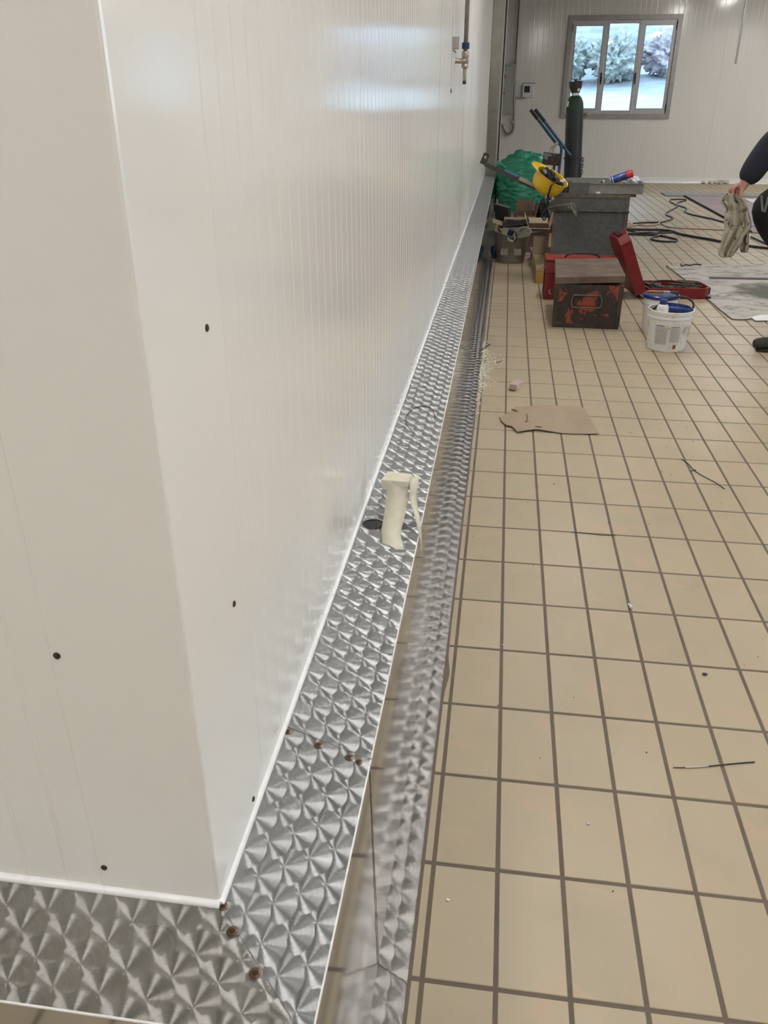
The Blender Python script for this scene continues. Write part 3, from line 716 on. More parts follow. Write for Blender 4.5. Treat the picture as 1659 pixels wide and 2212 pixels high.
cp = [Bp(1120.5, -60, .06), Bp(1119, 60, .06), Bp(1112.5, 180, .06), Bp(1110, 262, .06), Bp(1109.5, 276, .06), Bp(1106, 285, .06), Bp(1099, 289.5, .06), Bp(1092.5, 285, .06), Bp(1089, 276, .06), Bp(1085, 270.5, .06), Bp(1079, 270, .06), Bp(1066, 270, .06)]
xcon = [Vector((.105, p.y, p.z)) if p.z > 1.2 else p for p in cp]
xcon[0].z = ROOM_H; 
MB().tube(smoothline(xcon, 5), .024, 12).obj('conduit', M_ALUD, T, True)
for z_ in (1.02, 1.68): MB().lathe([(.026,0),(.031,.003),(.031,.04),(.026,.043)], (.113, yb_-.06, z_), 12).obj('coupling', M_ALU, T, True)
MB().box(.13, .32, yb_-.03, yb_-.002, 1.43, 1.46).obj('bracket', M_ALUD, T)
T = thing('wall_strip', 'thin grey vertical cable strip ending halfway down the back wall, right of the window', 'cable strip', (3.98, yb_, 2.0))
MB().box(3.955, 3.985, yb_-.02, yb_-.001, 1.98, ROOM_H).obj('strip', M_ALUD, T)
T = thing('drain_stub', 'capped drain pipe stub in crumbling plaster at the foot of the back wall', 'pipe stub', (3.98, yb_-.05, 0))
p = Y(1549, 396, yb_-.06)
MB().lathe([(.03,0),(.03,.05),(.036,.051),(.036,.075),(.001,.076)], (p.x+.05, yb_-.075, .035), 12, Rx(pi/2)).obj('pipe_end', M_ALU, T, True)
m = MB(); r2 = random.Random(3)
for k in range(26):
    x_ = p.x + r2.uniform(-.25, .25); s_ = r2.uniform(.015, .05); m.cbox((x_, yb_-.04-r2.random()*.03, s_*.4+r2.random()*.03), (s_*1.5, s_, s_), Rz(r2.random()*3) @ Rx(r2.random()))
m.obj('plaster_lumps', M_CRUMB, T, kind='stuff')
T = thing('sill_item', 'small beige lump on the window sill behind the gas cylinder', 'lump', Y(1268, 247, yb_-.04))
p = Y(1268, 248, yb_-.05); MB().lathe([(.03,-.02),(.055,-.012),(.06,.01),(.045,.03),(.001,.036)], p, 14).obj('lump', M_CARDP, T, True)

# ================================================================ TAPED PIPE STUB on the kerb
T = thing('taped_pipe_stub', 'pipe stub wrapped in loose masking tape standing up from the steel kerb', 'pipe', (hx, hy, CURB_H))
zc = CURB_H
MB().lathe([(.011, -.05), (.011, .074), (.009, .075), (.009, .02)], (qx, qy, zc), 20).obj('pipe', M_CHROME, T, True)
MB().lathe([(.020, .0), (.021, .002), (.021, .010), (.0135, .012)], (qx, qy, zc+.003), 6).obj('locknut', M_CHROME, T)
MB().lathe([(.001, -.06), (.024, -.06), (.0268, -.001), (.0276, .001)], (hx, hy, zc+.001), 24).obj('hole_lining', M_BLACK, T, True)
def strip(name, pts, wv, th=.0006):
    """ribbon through 3-D points, each with its own half-width vector"""
    m = MB(); vs = []; n_ = len(pts)
    for p_, w_ in zip(pts, wv):
        p_ = Vector(p_); w_ = Vector(w_); vs += [p_-w_, p_+w_]
    m.add(vs, [(2*i, 2*i+1, 2*i+3, 2*i+2) for i in range(n_-1)])
    o = m.obj(name, M_TAPE, T, True, 25); md = o.modifiers.new('thickness', 'SOLIDIFY'); md.thickness = th; md.offset = 0; return o
zt_ = zc+.088
tp = lambda px, py, z_: Z(px, py, z_)
# box-like cap of tape
A, B_, C_, D_ = tp(838, 1018, zt_), tp(889, 1024, zt_), tp(880, 1041, zt_+.002), tp(823, 1037, zt_-.001)
m = MB(); lo = .016
capv = [A, B_, C_, D_, D_+Vector((.004,-.004,-lo*1.5)), C_+Vector((0,-.003,-.012)), B_+Vector((.012,.0,-lo*1.6)), A+Vector((.0,.004,-lo))]
m.add(capv, [(0,3,2,1),(3,4,5,2),(2,5,6,1),(1,6,7,0),(0,7,4,3)]); o = m.obj('tape_cap', M_TAPE, T); md = o.modifiers.new('thickness', 'SOLIDIFY'); md.thickness = .0006
# front strip: hangs down from the cap onto the steel
rows = [(836, 880, 1037, zt_+.0015), (836, 882, 1046, zt_-.008), (833, 880, 1090, zt_-.045), (824, 867, 1145, zc+.012), (825, 866, 1158, zc+.0035), (827, 870, 1178, zc+.0015), (830, 871, 1187, zc+.001)]
pts, wv = [], []
for l, r_, y_, z_ in rows:
    a_, b_ = tp(l, y_, z_), tp(r_, y_+ (1 if y_ < 1100 else 0), z_); pts.append((a_+b_)/2); wv.append((b_-a_)/2)
strip('tape_strip', pts, wv)
rows = [(884, 905, 1028, zt_+.001), (886, 903, 1050, zt_-.012), (884, 899, 1070, zt_-.03), (893, 903, 1100, zt_-.05), (902, 909, 1135, zc+.02), (908, 911, 1160, zc-.01), (909.5, 911, 1190, zc-.03)]
pts, wv = [], []
for l, r_, y_, z_ in rows:
    a_, b_ = tp(l, y_+6, z_), tp(r_, y_-2, z_); pts.append((a_+b_)/2); wv.append((b_-a_)/2)
strip('tape_tail', pts, wv)

# ================================================================ NEAR FLOOR THINGS
def floor_poly(name, pxs, th, mat, label, cat, lift=None):
    pts = [Z(*q) for q in pxs]; c = sum(pts, Vector())/len(pts)
    T = thing(name, label, cat, c)
    return T, pts
# torn cardboard
out = [(1079, 903), (1083, 913), (1092, 921), (1108, 922), (1122, 926), (1106, 925), (1117, 937), (1140, 933), (1160, 931), (1185, 934), (1215, 938), (1250, 939), (1293, 940), (1283, 922), (1272, 900), (1262, 884), (1250, 881), (1225, 879), (1195, 878), (1165, 879), (1135, 881), (1128, 887), (1114, 881), (1116, 887), (1104, 889), (1103, 893), (1091, 898)]
P_ = [Z(*q) for q in out]; cc = sum(P_, Vector())/len(P_)
def warp(x, y): return .004 + .006*(.5+.5*sin((x-.1)*14)) * (1 if y < 2.85 else .4)
T = thing('torn_cardboard', 'torn flat piece of brown cardboard lying alone on the tiles', 'cardboard', cc)
m = MB(); bm = bmesh.new(); bv = [bm.verts.new((p.x, p.y, 0)) for p in P_]; f_ = bm.faces.new(bv); bmesh.ops.triangulate(bm, faces=[f_])
bmesh.ops.subdivide_edges(bm, edges=bm.edges, cuts=3, use_grid_fill=True)
for v in bm.verts: v.co.z = warp(v.co.x, v.co.y)
bmesh.ops.recalc_face_normals(bm, faces=bm.faces); me = bpy.data.meshes.new('sheet'); bm.to_mesh(me); bm.free(); me.materials.append(M_CARDL)
o = link('sheet', me, T); md = o.modifiers.new('thickness', 'SOLIDIFY'); md.thickness = .0035; md.offset = 0
m = MB(); s_ = [Z(1138, 893, .012), Z(1139, 905, .012), Z(1136, 912, .012), Z(1142, 909, .012)]
m.tube(s_, [.0015, .003, .004, .001], 5); s_ = [Z(1156, 920, .014), Z(1166, 922, .014), Z(1172, 922, .012)]; m.tube(s_, [.001, .0025, .001], 5)
s_ = [Z(1105, 884, .010), Z(1112, 886, .012), Z(1120, 889, .011)]; m.tube(s_, [.002, .004, .001], 5)
m.obj('tears', M_CARDD, T)
# little carton
T = thing('small_carton', 'small crushed pink and beige carton on the tiles beyond the torn cardboard', 'carton', Z(1112, 838))
p = Z(1110, 843); R_ = Rz(-.45)
MB().cbox((p.x+.012, p.y+.035, .017), (.045, .085, .034), R_, 0, .002).obj('carton', simple('pink beige carton', (.55, .42, .36), .7, 0, .25, 60), T)
MB().cbox(Vector((p.x+.012, p.y+.035, .0345)), (.040, .06, .001), R_).obj('printed_label', simple('carton print', (.50, .36, .40), .6, 0, .3, 150), T)
MB().cbox(Vector((p.x+.012, p.y+.035, .017)) + R_ @ Vector((0, -.05, -.003)), (.038, .018, .003), R_ @ Rx(.5)).obj('flap', M_CARD, T)
# cable ties / sticks
T = thing('cable_tie', 'black cable tie with a doubled-back tail on the tiles, right side', 'cable tie', Z(1500, 1015))
pp = smoothline([Z(*q, .0025) for q in [(1472, 992), (1486, 1001), (1500, 1016), (1520, 1029), (1545, 1042), (1565, 1056)]], 5)
MB().tube(pp, .0019, 6).obj('strap', M_BLACKP, T, True); MB().tube([Z(1501, 1016, .003), Z(1495, 1017, .006), Z(1490, 1018, .004)], .0018, 6).obj('tail', M_BLACKP, T, True)
MB().cbox(Z(1501, 1016, .003), (.007, .006, .005), Rz(.6)).obj('lock_head', M_BLACKP, T)
T = thing('black_rod', 'thin black scorched rod lying near the lower right corner of the floor', 'rod', Z(1540, 1652))
pp = smoothline([Z(*q, .002) for q in [(1454, 1658), (1480, 1658), (1530, 1655), (1590, 1649), (1630, 1646)]], 5)
MB().tube(pp, [.0011+.0008*k/len(pp) for k in range(len(pp))], 6).obj('rod', M_BLACKP, T, True); MB().tube(pp[5:11], .0020, 6).obj('worn_sleeve', M_ALU, T, True)
T = thing('black_strip', 'thin black plastic strip lying along a tile joint, middle of the floor', 'strip', Z(1280, 1153))
MB().tube(smoothline([Z(*q, .002) for q in [(1234, 1150), (1260, 1151), (1300, 1155), (1331, 1156)]], 5), .0017, 6).obj('strip', M_BLACKP, T, True)
T = thing('white_plug', 'small white conical plastic plug on the tiles', 'plug', Z(1361, 1312))
q = Z(1361, 1312); MB().lathe([(.0045,-.010),(.005,-.004),(.0025,.012),(.0015,.014)], (q.x, q.y, .005), 12, Rz(.3) @ Rx(-pi/2)).obj('plug', M_WHITE, T, True)
def pebble(px, py, r, mat, label, cat='chip', fl=.45):
    q = Z(px, py); T = thing('debris_chip', label, cat, q); bm = bmesh.new(); bmesh.ops.create_icosphere(bm, subdivisions=2, radius=r)
    for v in bm.verts: v.co = Vector((v.co.x*(1+.3*noise.noise(v.co*200+q)), v.co.y*.75*(1+.3*noise.noise(v.co*150)), v.co.z*fl)) + Vector((q.x, q.y, r*fl*.9))
    me = bpy.data.meshes.new('chip'); bm.to_mesh(me); bm.free(); me.materials.append(mat); link('chip', me, T)
pebble(1271, 1780, .0045, M_ALU, 'small grey washer-like chip, alone on a lower middle tile')
pebble(1522, 1458, .007, M_STONE, 'dark stone chip near a joint, right side below the cable tie')
pebble(967, 1945, .004, M_WHITE, 'tiny white flake near the steel flange, bottom of the floor')
pebble(1094, 1054, .004, M_CRUMB, 'tiny pale ring-shaped crumb right of the flange')
pebble(1181, 936, .003, M_CRUMB, 'tiny pale crumb at the lower edge of the torn cardboard')
pebble(1087, 1394, .003, M_WHITE, 'tiny white grain on the first long joint')
pebble(1380, 936, .004, M_CRUMB, 'pale crumb right of the torn cardboard'); pebble(1362, 935, .003, M_STONE, 'dark speck right of the torn cardboard')
# transparent tape on floor: thin curled scrap
# crumbs beside the kerb
m = MB(); r2 = random.Random(11)
for k in range(1500):
    y_ = r2.gauss(3.75, .33); 
    if y_ < 2.9 or y_ > 4.3: continue
    w_ = .02+.12*math.exp(-((y_-3.85)/.18)**2)+.07*math.exp(-((y_-3.45)/.12)**2)
    x_ = FLANGE_X+.002 + abs(r2.gauss(0, w_*.5)); s_ = r2.uniform(.001, .0048)*(1 if r2.random() < .94 else 2.0)
    m.cbox((x_, y_, s_*.35), (s_*1.6, s_, s_*.7), Rz(r2.random()*6) @ Rx(r2.random()))
m.obj('plaster_crumbs', M_CRUMB, None, label='scatter of pale plaster crumbs along the steel flange', cat='crumbs', kind='stuff')
m = MB()
for k in range(110):
    x_, y_ = r2.uniform(0, 1.6), r2.uniform(-.3, 6.0); s_ = r2.uniform(.0010, .0028)
    m.cbox((x_, y_, s_*.4), (s_*1.6, s_, s_*.8), Rz(r2.random()*6))
m.obj('floor_grit', M_STONE, None, label='fine dark grit sprinkled over the tiles', cat='grit', kind='stuff')
for (a_, b_, lab) in (((1040, 756), (1058, 744), 'short dark stick beside the flange at the crumbs'), ((1073, 783), (1083, 780), 'short brown stick right of the crumbs')):
    T = thing('short_stick', lab, 'stick', Z(*a_)); MB().tube([Z(*a_, .004), Z((a_[0]+b_[0])/2, (a_[1]+b_[1])/2, .006), Z(*b_, .004)], .0045, 6).obj('stick', M_WOODG if 'brown' in lab else M_STONE, T, True)

# ================================================================ BUCKETS
def bucket(cx, cy, r0, r1, h, label, mat, handle):
    T = thing('bucket', label, 'bucket', (cx, cy, 0))
    th = .003
    prof = [(r0-.006, .004), (r0, 0), (r0+.003, .004), (r0+(r1-r0)*.80, h*.80), (r1+.0, h*.80+.001), (r1+.002, h*.83), (r1+.000, h*.84), (r1-.001, h*.93), (r1+.004, h*.935), (r1+.005, h), (r1+.001, h+.002), (r1-th, h-.001), (r0-th, .006), (.0001, .006)]
    MB().lathe([(.0001, .004)] + prof, (cx, cy, 0), 48).obj('shell', mat, T, True, 30)
    return T
b1c = Vector((1.1125, 4.305, 0)); h1 = .245
T = bucket(b1c.x, b1c.y, .113, .133, h1, 'white plastic bucket in front with printed label, blue lid and bottle inside', M_WHITEB, True)
HB = [(b1c.x-.09+.18*t, b1c.y+.03, h1-.005 + .075*sin(pi*t)**.6) for t in [k/16 for k in range(17)]]
hb = []
for t in [k/20 for k in range(21)]:
    q = pi*t; hb.append(Vector((b1c.x + .135*cos(q)*1.0, b1c.y + .135*sin(q)*.0 + .03, h1-.012 + .075*sin(q))))
hb = smoothline([(b1c.x+.132, b1c.y+.02, h1-.015), (b1c.x+.125, b1c.y+.03, h1+.035), (b1c.x+.06, b1c.y+.05, h1+.062), (b1c.x-.03, b1c.y+.06, h1+.035), (b1c.x-.095, b1c.y+.085, h1-.03)], 6)
MB().tube(hb, .0062, 8).obj('handle', M_BLACKP, T, True, label='black arched handle')
# printed label: two columns of grey text lines and hazard square, curved on the shell
def curved(name, q0, q1, z0, z1, mat, off=.0012, par=T):
    m = MB(); n_ = 10; vs = []
    for k in range(n_+1):
        q = q0+(q1-q0)*k/n_
        for z_ in (z0, z1):
            r_ = .113+.003+(.133-.113)*z_/h1 + off; vs.append((b1c.x+r_*cos(q), b1c.y+r_*sin(q), z_))
    m.add(vs, [(2*k, 2*k+2, 2*k+3, 2*k+1) for k in range(n_)]); return m.obj(name, mat, par, True)
M_LBL = simple('label paper', (.64, .63, .60), .5, 0, .06, 40)
M_INK = simple('grey print', (.30, .30, .28), .6, 0, .1); M_INKD = simple('black print', (.05, .045, .04), .6)
qc = math.atan2(CPOS.y-b1c.y, CPOS.x-b1c.x)     # faces the camera side
def text_lines(q0, q1, z0, z1, n_, seed):
    m = MB(); r3 = random.Random(seed); h_ = (z1-z0)/n_
    for k in range(n_):
        q = q0
        while q < q1-.02:
            wq = r3.uniform(.02, .07); 
            e_ = min(q+wq, q1); zz = z1-(k+.75)*h_
            r_ = .113+.003+(.133-.113)*zz/h1+.0022
            m.add([(b1c.x+r_*cos(a_), b1c.y+r_*sin(a_), z_) for a_ in (q, e_) for z_ in (zz, zz+h_*.52)], [(0,2,3,1)]); q = e_+.014
    m.obj('printed_text', M_INK, T)
curved('label_panel', qc-.62, qc+.02, .045, .165, M_LBL); curved('label_panel', qc+.10, qc+.62, .06, .165, M_LBL)
text_lines(qc-.58, qc-.02, .05, .155, 22, 1); text_lines(qc+.13, qc+.58, .068, .155, 18, 2)
curved('title_line', qc-.56, qc-.18, .160, .164, M_INKD, .0024); curved('title_line', qc+.14, qc+.5, .158, .161, M_INKD, .0024)
curved('hazard_symbol', qc+.33, qc+.50, .022, .050, simple('orange symbol', (.55, .19, .07), .5), .0024, T)
for s_ in (-1, 1):
    m = MB(); r_ = .113+.003+.0033+.003
    qa, qb_ = qc+.415-.045*s_, qc+.415+.045*s_
    P0 = Vector((b1c.x+r_*cos(qa), b1c.y+r_*sin(qa), .028)); P1 = Vector((b1c.x+r_*cos(qb_), b1c.y+r_*sin(qb_), .045)); m.tube([P0, P1], .0021, 5); m.obj('hazard_cross', M_INKD, T)
curved('yellow_mark', qc+.02, qc+.08, .145, .157, simple('yellow mark', (.6, .42, .05), .5), .0024)
curved('sub_label', qc+.10, qc+.28, .022, .048, M_LBL, .0014)
T3 = T
Ml = Ry(.06) @ Rx(-.04)
MB().lathe([(.0001, 0), (.080, 0), (.084, -.004), (.096, -.004), (.101, .002), (.101, .020), (.096, .022), (.094, .008), (.0001, .008)], (b1c.x+.022, b1c.y+.025, h1-.010), 40, Ml).obj('lid', M_BLUE, T3, True, label='blue lid pushed down inside')
T3 = thing('bottle', 'white round-shouldered bottle with blue screw cap inside the front bucket', 'bottle', (b1c.x-.078, b1c.y-.035, .01))
bc = (b1c.x-.062, b1c.y-.052, .018)
MB().lathe([(.0001,.012),(.034,.012),(.036,.02),(.036,.225),(.034,.245),(.028,.258),(.018,.266),(.016,.27)], bc, 28).obj('body', M_WHITE, T3, True)
MB().lathe([(.0215,.262),(.0225,.264),(.0225,.288),(.021,.291),(.0001,.291)], bc, 28).obj('cap', M_BLUE, T3, True)
b2c = Vector((1.122, 4.735, 0)); h2 = .235
T = thing('bucket', 'smaller white bucket behind, closed with a blue lid and a brush on top', 'bucket', b2c)
MB().lathe([(.0001,.004),(.092,.002),(.095,.0),(.097,.004),(.104,h2*.78),(.108,h2*.785),(.110,h2*.81),(.107,h2*.82),(.107,h2*.93),(.111,h2*.94),(.111,h2),(.0001,h2)], b2c, 44).obj('shell', M_WHITE, T, True)
MB().lathe([(.116,h2-.012),(.118,h2-.010),(.118,h2+.008),(.113,h2+.011),(.108,h2+.008),(.106,h2+.002),(.090,h2+.002),(.088,h2+.005),(.0001,h2+.005)], b2c, 44).obj('lid', M_BLUE, T, True, label='blue snap-on lid')
hw = []
for k in range(15):
    t = k/14; q = qc+.05+.75*t; r_ = .112; hw.append(Vector((b2c.x+r_*cos(q), b2c.y+r_*sin(q), .18-.10*sin(pi*t)-.02*t)))
MB().tube(hw, .0018, 6).obj('wire_handle', M_BLACKP, T, True, label='thin wire handle hanging down')
MB().cbox((b2c.x+.112*cos(qc+.18), b2c.y+.112*sin(qc+.18), .165), (.02, .012, .02), Rz(qc)).obj('lug', M_RUST, T)
T = thing('paint_brush', 'paint brush with orange wooden handle resting on the blue lid', 'brush', (b2c.x, b2c.y+.05, h2+.02))
a_ = Vector((b2c.x-.10, b2c.y-.0, h2+.022)); d_ = Vector((.26, .01, -.002))
MB().tube([a_, a_+d_*.12, a_+d_*.3, a_+d_*.42], [.006, .011, .009, .010], 10).obj('handle', simple('orange wood handle', (.42, .16, .05), .4), T, True)
MB().cbox(a_+d_*.50, (.045, .026, .012), None, 0, .002).obj('ferrule', M_ALU, T)
MB().cbox(a_+d_*.68, (.055, .026, .010), None, 0, .003).obj('bristles', simple('bristles', (.10, .05, .04), .8), T)

# ================================================================ RUSTY CHEST, TOOLBOX, RED CASE
T = thing('rusty_chest', 'rusty steel chest with chipped red paint and an ajar lid', 'chest', (.65, 5.1, 0))
a0, a1 = Vector((.431, 4.746, 0)), Vector((.872, 4.731, 0)); dp = Vector((.040, .70, 0)); hb_ = .288
M_BODY = M_RUST_RED
m = MB(); c_ = [a0, a1, a1+dp, a0+dp]; e_ = .006
up = lambda v, z_: Vector((v.x, v.y, z_))
ins_ = [a0+Vector((e_, e_, 0)), a1+Vector((-e_, e_, 0)), a1+dp+Vector((-e_, -e_, 0)), a0+dp+Vector((e_, -e_, 0))]
flare = lambda v, z_: Vector((v.x + (-.004 if v.x < .65 else .006)*z_/hb_, v.y, z_))
m.hexa([up(v, .0) for v in c_] + [flare(v, hb_) for v in c_])
m.obj('body', M_BODY, T)
# raised border around the front face
m = MB()
fx0, fx1 = .431, .872
def fb(x0_, x1_, z0_, z1_):
    yy = 4.746-.015*(x0_-.431)/.44
    m.box(x0_, x1_, yy-.009, yy+.004, z0_, z1_)
fb(.432, .871, .0, .028); fb(.430, .458, .028, .286); fb(.848, .874, .028, .286); fb(.458, .848, .262, .286)
m.obj('front_border', M_RUSTD, T)
# handle: stirrup on a recessed plate
hcx, hz = .642, .183
m = MB(); m.cbox((hcx, 4.733, hz), (.165, .006, .062), None, 0, .002); m.obj('handle_plate', M_RUST_RED, T)
ring_ = [Vector((hcx+.098*sx, 4.722, hz+.033*sz)) for sx, sz in ((-1,.9),(-.9,1),(.9,1),(1,.9))]
hp = smoothline([(hcx-.078, 4.724, hz+.038), (hcx-.096, 4.719, hz+.020), (hcx-.096, 4.711, hz-.020), (hcx-.080, 4.708, hz-.037), (hcx, 4.707, hz-.039), (hcx+.080, 4.708, hz-.037), (hcx+.096, 4.711, hz-.020), (hcx+.096, 4.719, hz+.020), (hcx+.078, 4.724, hz+.038)], 5)
MB().tube(hp, .0055, 8).obj('handle', M_ANGLE, T, True); MB().cyl((hcx-.09, 4.722, hz+.040), (hcx+.09, 4.722, hz+.040), .006, n=8).obj('handle_hinge', M_ANGLE, T, True)
m = MB(); o1, o2 = Vector((-.004, -.018, 0)), Vector((.014, -.016, 0))
lt = [Vector((.426, 4.742, .331)), Vector((.876, 4.735, .356)), Vector((.906, 5.47, .350)), Vector((.455, 5.46, .331))]
lb = [v-Vector((0, 0, .045)) for v in lt]
m.hexa(lb+lt)
o = m.obj('lid', M_RUST, T); md = o.modifiers.new('edge', 'BEVEL'); md.width = .003; md.segments = 2
MB().box(.876, .886, 4.80, 4.85, .03, .075).obj('side_hasp', M_WOODY, T)
for s_ in ((.4315, 4.95), ):
    MB().tube(smoothline([(.432, 4.88, .20), (.410, 4.89, .19), (.408, 5.02, .19), (.432, 5.03, .20)], 5), .0055, 8).obj('side_handle', M_ANGLE, T, True)

T = thing('red_toolbox', 'dented red steel cantilever toolbox standing behind the rusty chest', 'toolbox', (.68, 5.75, 0))
x0, x1, y0, y1 = .402, .93, 5.60, 5.82
m = MB(); m.cbox(((x0+x1)/2, (y0+y1)/2, .10), (x1-x0, y1-y0-.02, .20), None, 0, .006); m.obj('base_tray', M_TBRED, T)
m = MB(); m.cbox(((x0+x1)/2, (y0+y1)/2-.055, .245), (x1-x0+.01, .105, .085), None, 0, .005); m.obj('upper_tray', M_TBRED, T)
m = MB(); m.cbox(((x0+x1)/2, (y0+y1)/2+.055, .245), (x1-x0+.01, .105, .085), None, 0, .005); m.obj('upper_tray', M_TBRED, T)
m = MB(); m.cbox(((x0+x1)/2, (y0+y1)/2, .302), (x1-x0+.012, y1-y0+.01, .018), None, 0, .006); m.obj('lid', simple('worn red lid', (.27, .03, .025), .45, 0, .25, 10), T)
MB().tube(smoothline([(.53, 5.66, .29), (.56, 5.655, .335), (.66, 5.65, .35), (.78, 5.655, .335), (.81, 5.66, .29)], 5), .008, 8).obj('handle', M_BLACKP, T, True)
for zz in (.20, .10): MB().cbox((x0-.004, 5.68, zz), (.006, .02, .13), Rx(.5)).obj('link_arm', M_RUSTD, T)
MB().tube(smoothline([(.404, 5.615, .26), (.385, 5.60, .25), (.383, 5.56, .25), (.404, 5.56, .25)], 4), .005, 6).obj('side_handle', M_ANGLE, T, True)

# open red case
T = thing('red_case', 'open red plastic machine case holding drill bits on the floor', 'case', (1.45, 5.9, 0))
fl_, fr_ = Vector((1.205, 5.72, 0)), Vector((1.70, 5.80, 0))
dx = (fr_-fl_).normalized(); dy = Vector((-dx.y, dx.x, 0)); L_, D_2, H_ = .50, .32, .085
Mc = Matrix((dx, dy, Vector((0,0,1)))).transposed()
def cs(a_, b_, c_): return fl_ + dx*a_ + dy*b_ + Vector((0,0,c_))
m = MB(); wt = .012
def cbx(mb, a0_, a1_, b0_, b1_, c0_, c1_, mi=0): mb.hexa([cs(a0_,b0_,c0_), cs(a1_,b0_,c0_), cs(a1_,b1_,c0_), cs(a0_,b1_,c0_), cs(a0_,b0_,c1_), cs(a1_,b0_,c1_), cs(a1_,b1_,c1_), cs(a0_,b1_,c1_)], mi)
# tapered tray as outer lathe-like shell
oc = [(0,0),(L_-.05,0),(L_,.05),(L_,D_2-.05),(L_-.05,D_2),(0,D_2)]
def shell(mb, f, z0_, z1_, tp_=.02):
    n_ = len(oc); cxm, cym = L_/2, D_2/2
    lo_ = [f(cxm+(a_-cxm)*(1-tp_*2), cym+(b_-cym)*(1-tp_*2), z0_) for a_, b_ in oc]; hi = [f(a_, b_, z1_) for a_, b_ in oc]; hi2 = [f(cxm+(a_-cxm)*.95, cym+(b_-cym)*.95, z1_) for a_, b_ in oc]; lo2 = [f(cxm+(a_-cxm)*.93, cym+(b_-cym)*.93, z0_+(.01 if z1_ > z0_ else -.01)) for a_, b_ in oc]
    mb.add(lo_+hi+hi2+lo2, [tuple(reversed(range(n_)))] + [(i, (i+1)%n_, n_+(i+1)%n_, n_+i) for i in range(n_)] + [(n_+i, n_+(i+1)%n_, 2*n_+(i+1)%n_, 2*n_+i) for i in range(n_)] + [(2*n_+i, 2*n_+(i+1)%n_, 3*n_+(i+1)%n_, 3*n_+i) for i in range(n_)] + [tuple(range(3*n_, 4*n_))])
shell(m, cs, .004, H_); m.obj('base_shell', M_RED, T)
m = MB(); r3 = random.Random(5)
cbx(m, .03, L_-.03, .03, D_2-.03, .015, .055); m.obj('insert', M_BLACKP, T)
for k in range(7):
    a_ = .05+.03*(k % 4)+.06*(k//4)*1.2; m = MB(); m.cbox(cs(.07+.065*(k % 5), .08+.12*(k//5)+.04*(k % 2), .068), (.055, .10, .028), Mc @ Rz(r3.uniform(-.3, .3)), 0, .006); m.obj('moulded_holder', M_BLACKP, T)
for k in (0, 1): MB().cbox(cs(L_+.004, .08+.14*k, .05), (.012, .04, .05), Mc).obj('latch', M_BLACKP, T)
MB().cbox(cs(L_-.02, -.002, .012), (.03, .012, .02), Mc).obj('foot', M_BLACKP, T)
# lid hinged on the left side, leaning back
th_ = radians(114)
def ls(a_, b_, c_):
    # local: a along lid away from hinge, c outward thickness
    ca, sa_ = cos(th_), sin(th_)
    return fl_ + dx*(a_*ca - c_*sa_ - .012) + dy*b_ + Vector((0, 0, .055 + a_*sa_ + c_*ca))
m = MB(); shell(m, lambda a_, b_, c_: ls(a_*.95, b_, c_), .085, .0, .02); m.obj('lid_shell', M_RED, T)
m = MB(); m.hexa([ls(a_, b_, c_) for c_ in (.03, .0) for a_, b_ in ((.03, .03), (L_-.06, .03), (L_-.06, D_2-.03), (.03, D_2-.03))]); m.obj('lid_insert', M_BLACKP, T)
m = MB(); m.hexa([ls(a_, b_, c_) for c_ in (.065, .03) for a_, b_ in ((L_-.05, .08), (L_-.018, .08), (L_-.018, .24), (L_-.05, .24))]); m.obj('grip', M_BLACKP, T)
for k in range(16):
    a_ = cs(.30+r3.uniform(-.02, .10), .08+r3.uniform(0, .17), .07+.004*k*.6); d = (Mc @ Vector((cos(-.6+r3.uniform(-.25, .25)), sin(-.6+r3.uniform(-.3, .3)), r3.uniform(-.02, .05))))*.085
    lenk = r3.uniform(.7, 1.0)
    Tb = thing('drill_bit', 'dull brown masonry drill bit in the jumbled heap inside the red case', 'drill bit', a_, 'drill bits in the red case')
    p0_, p1_ = a_-d*lenk, a_+d*lenk; n_ = 26; rr_ = .0055
    MB().tube([p0_.lerp(p1_, q/n_) for q in range(n_+1)], [rr_*(1 if q < 7 else (.75+.4*abs(sin(q*1.3)))) for q in range(n_)] + [.001], 7).obj('bit', simple('dull steel bit', (.13, .105, .075), .5, .4) if k == 0 else bpy.data.materials['dull steel bit'], Tb, True)
T = thing('coiled_flex', 'black coiled flex lying in the open red case', 'cable', cs(.18, .15, .1))
MB().tube([cs(.19+.13*cos(q), .13+.09*sin(q), .092+.012*sin(q)) for q in [2*pi*k/30 for k in range(30)]], .005, 7, closed=True).obj('flex', M_CABLE, T, True)

# ================================================================ GALVANISED CART AND ITS LOAD
CX0, CX1, CY0, CY1, CZ0, CZ1 = .455, 1.060, 6.32, 7.25, .165, .705
T = thing('steel_cart', 'dark galvanised sheet steel box with rusty angle iron frame on wood blocks', 'steel box', ((CX0+CX1)/2, (CY0+CY1)/2, CZ0))
skew = .06   # rotated a little: rear shifted to the right
def cz(x, y, z): return Vector((x + (y-CY0)*skew - (CZ1-z)*-.02, y, z))
def cbox2(mb, x0_, x1_, y0_, y1_, z0_, z1_): mb.hexa([cz(x0_,y0_,z0_), cz(x1_,y0_,z0_), cz(x1_,y1_,z0_), cz(x0_,y1_,z0_), cz(x0_,y0_,z1_), cz(x1_,y0_,z1_), cz(x1_,y1_,z1_), cz(x0_,y1_,z1_)])
m = MB(); cbox2(m, CX0+.004, CX1-.004, CY0+.006, CY0+.012, CZ0, CZ1-.002); m.obj('front_sheet', M_GALV, T)
m = MB(); cbox2(m, CX0+.004, CX0+.009, CY0+.012, CY1-.01, CZ0, CZ1-.002); m.obj('side_sheet', M_GALV, T)
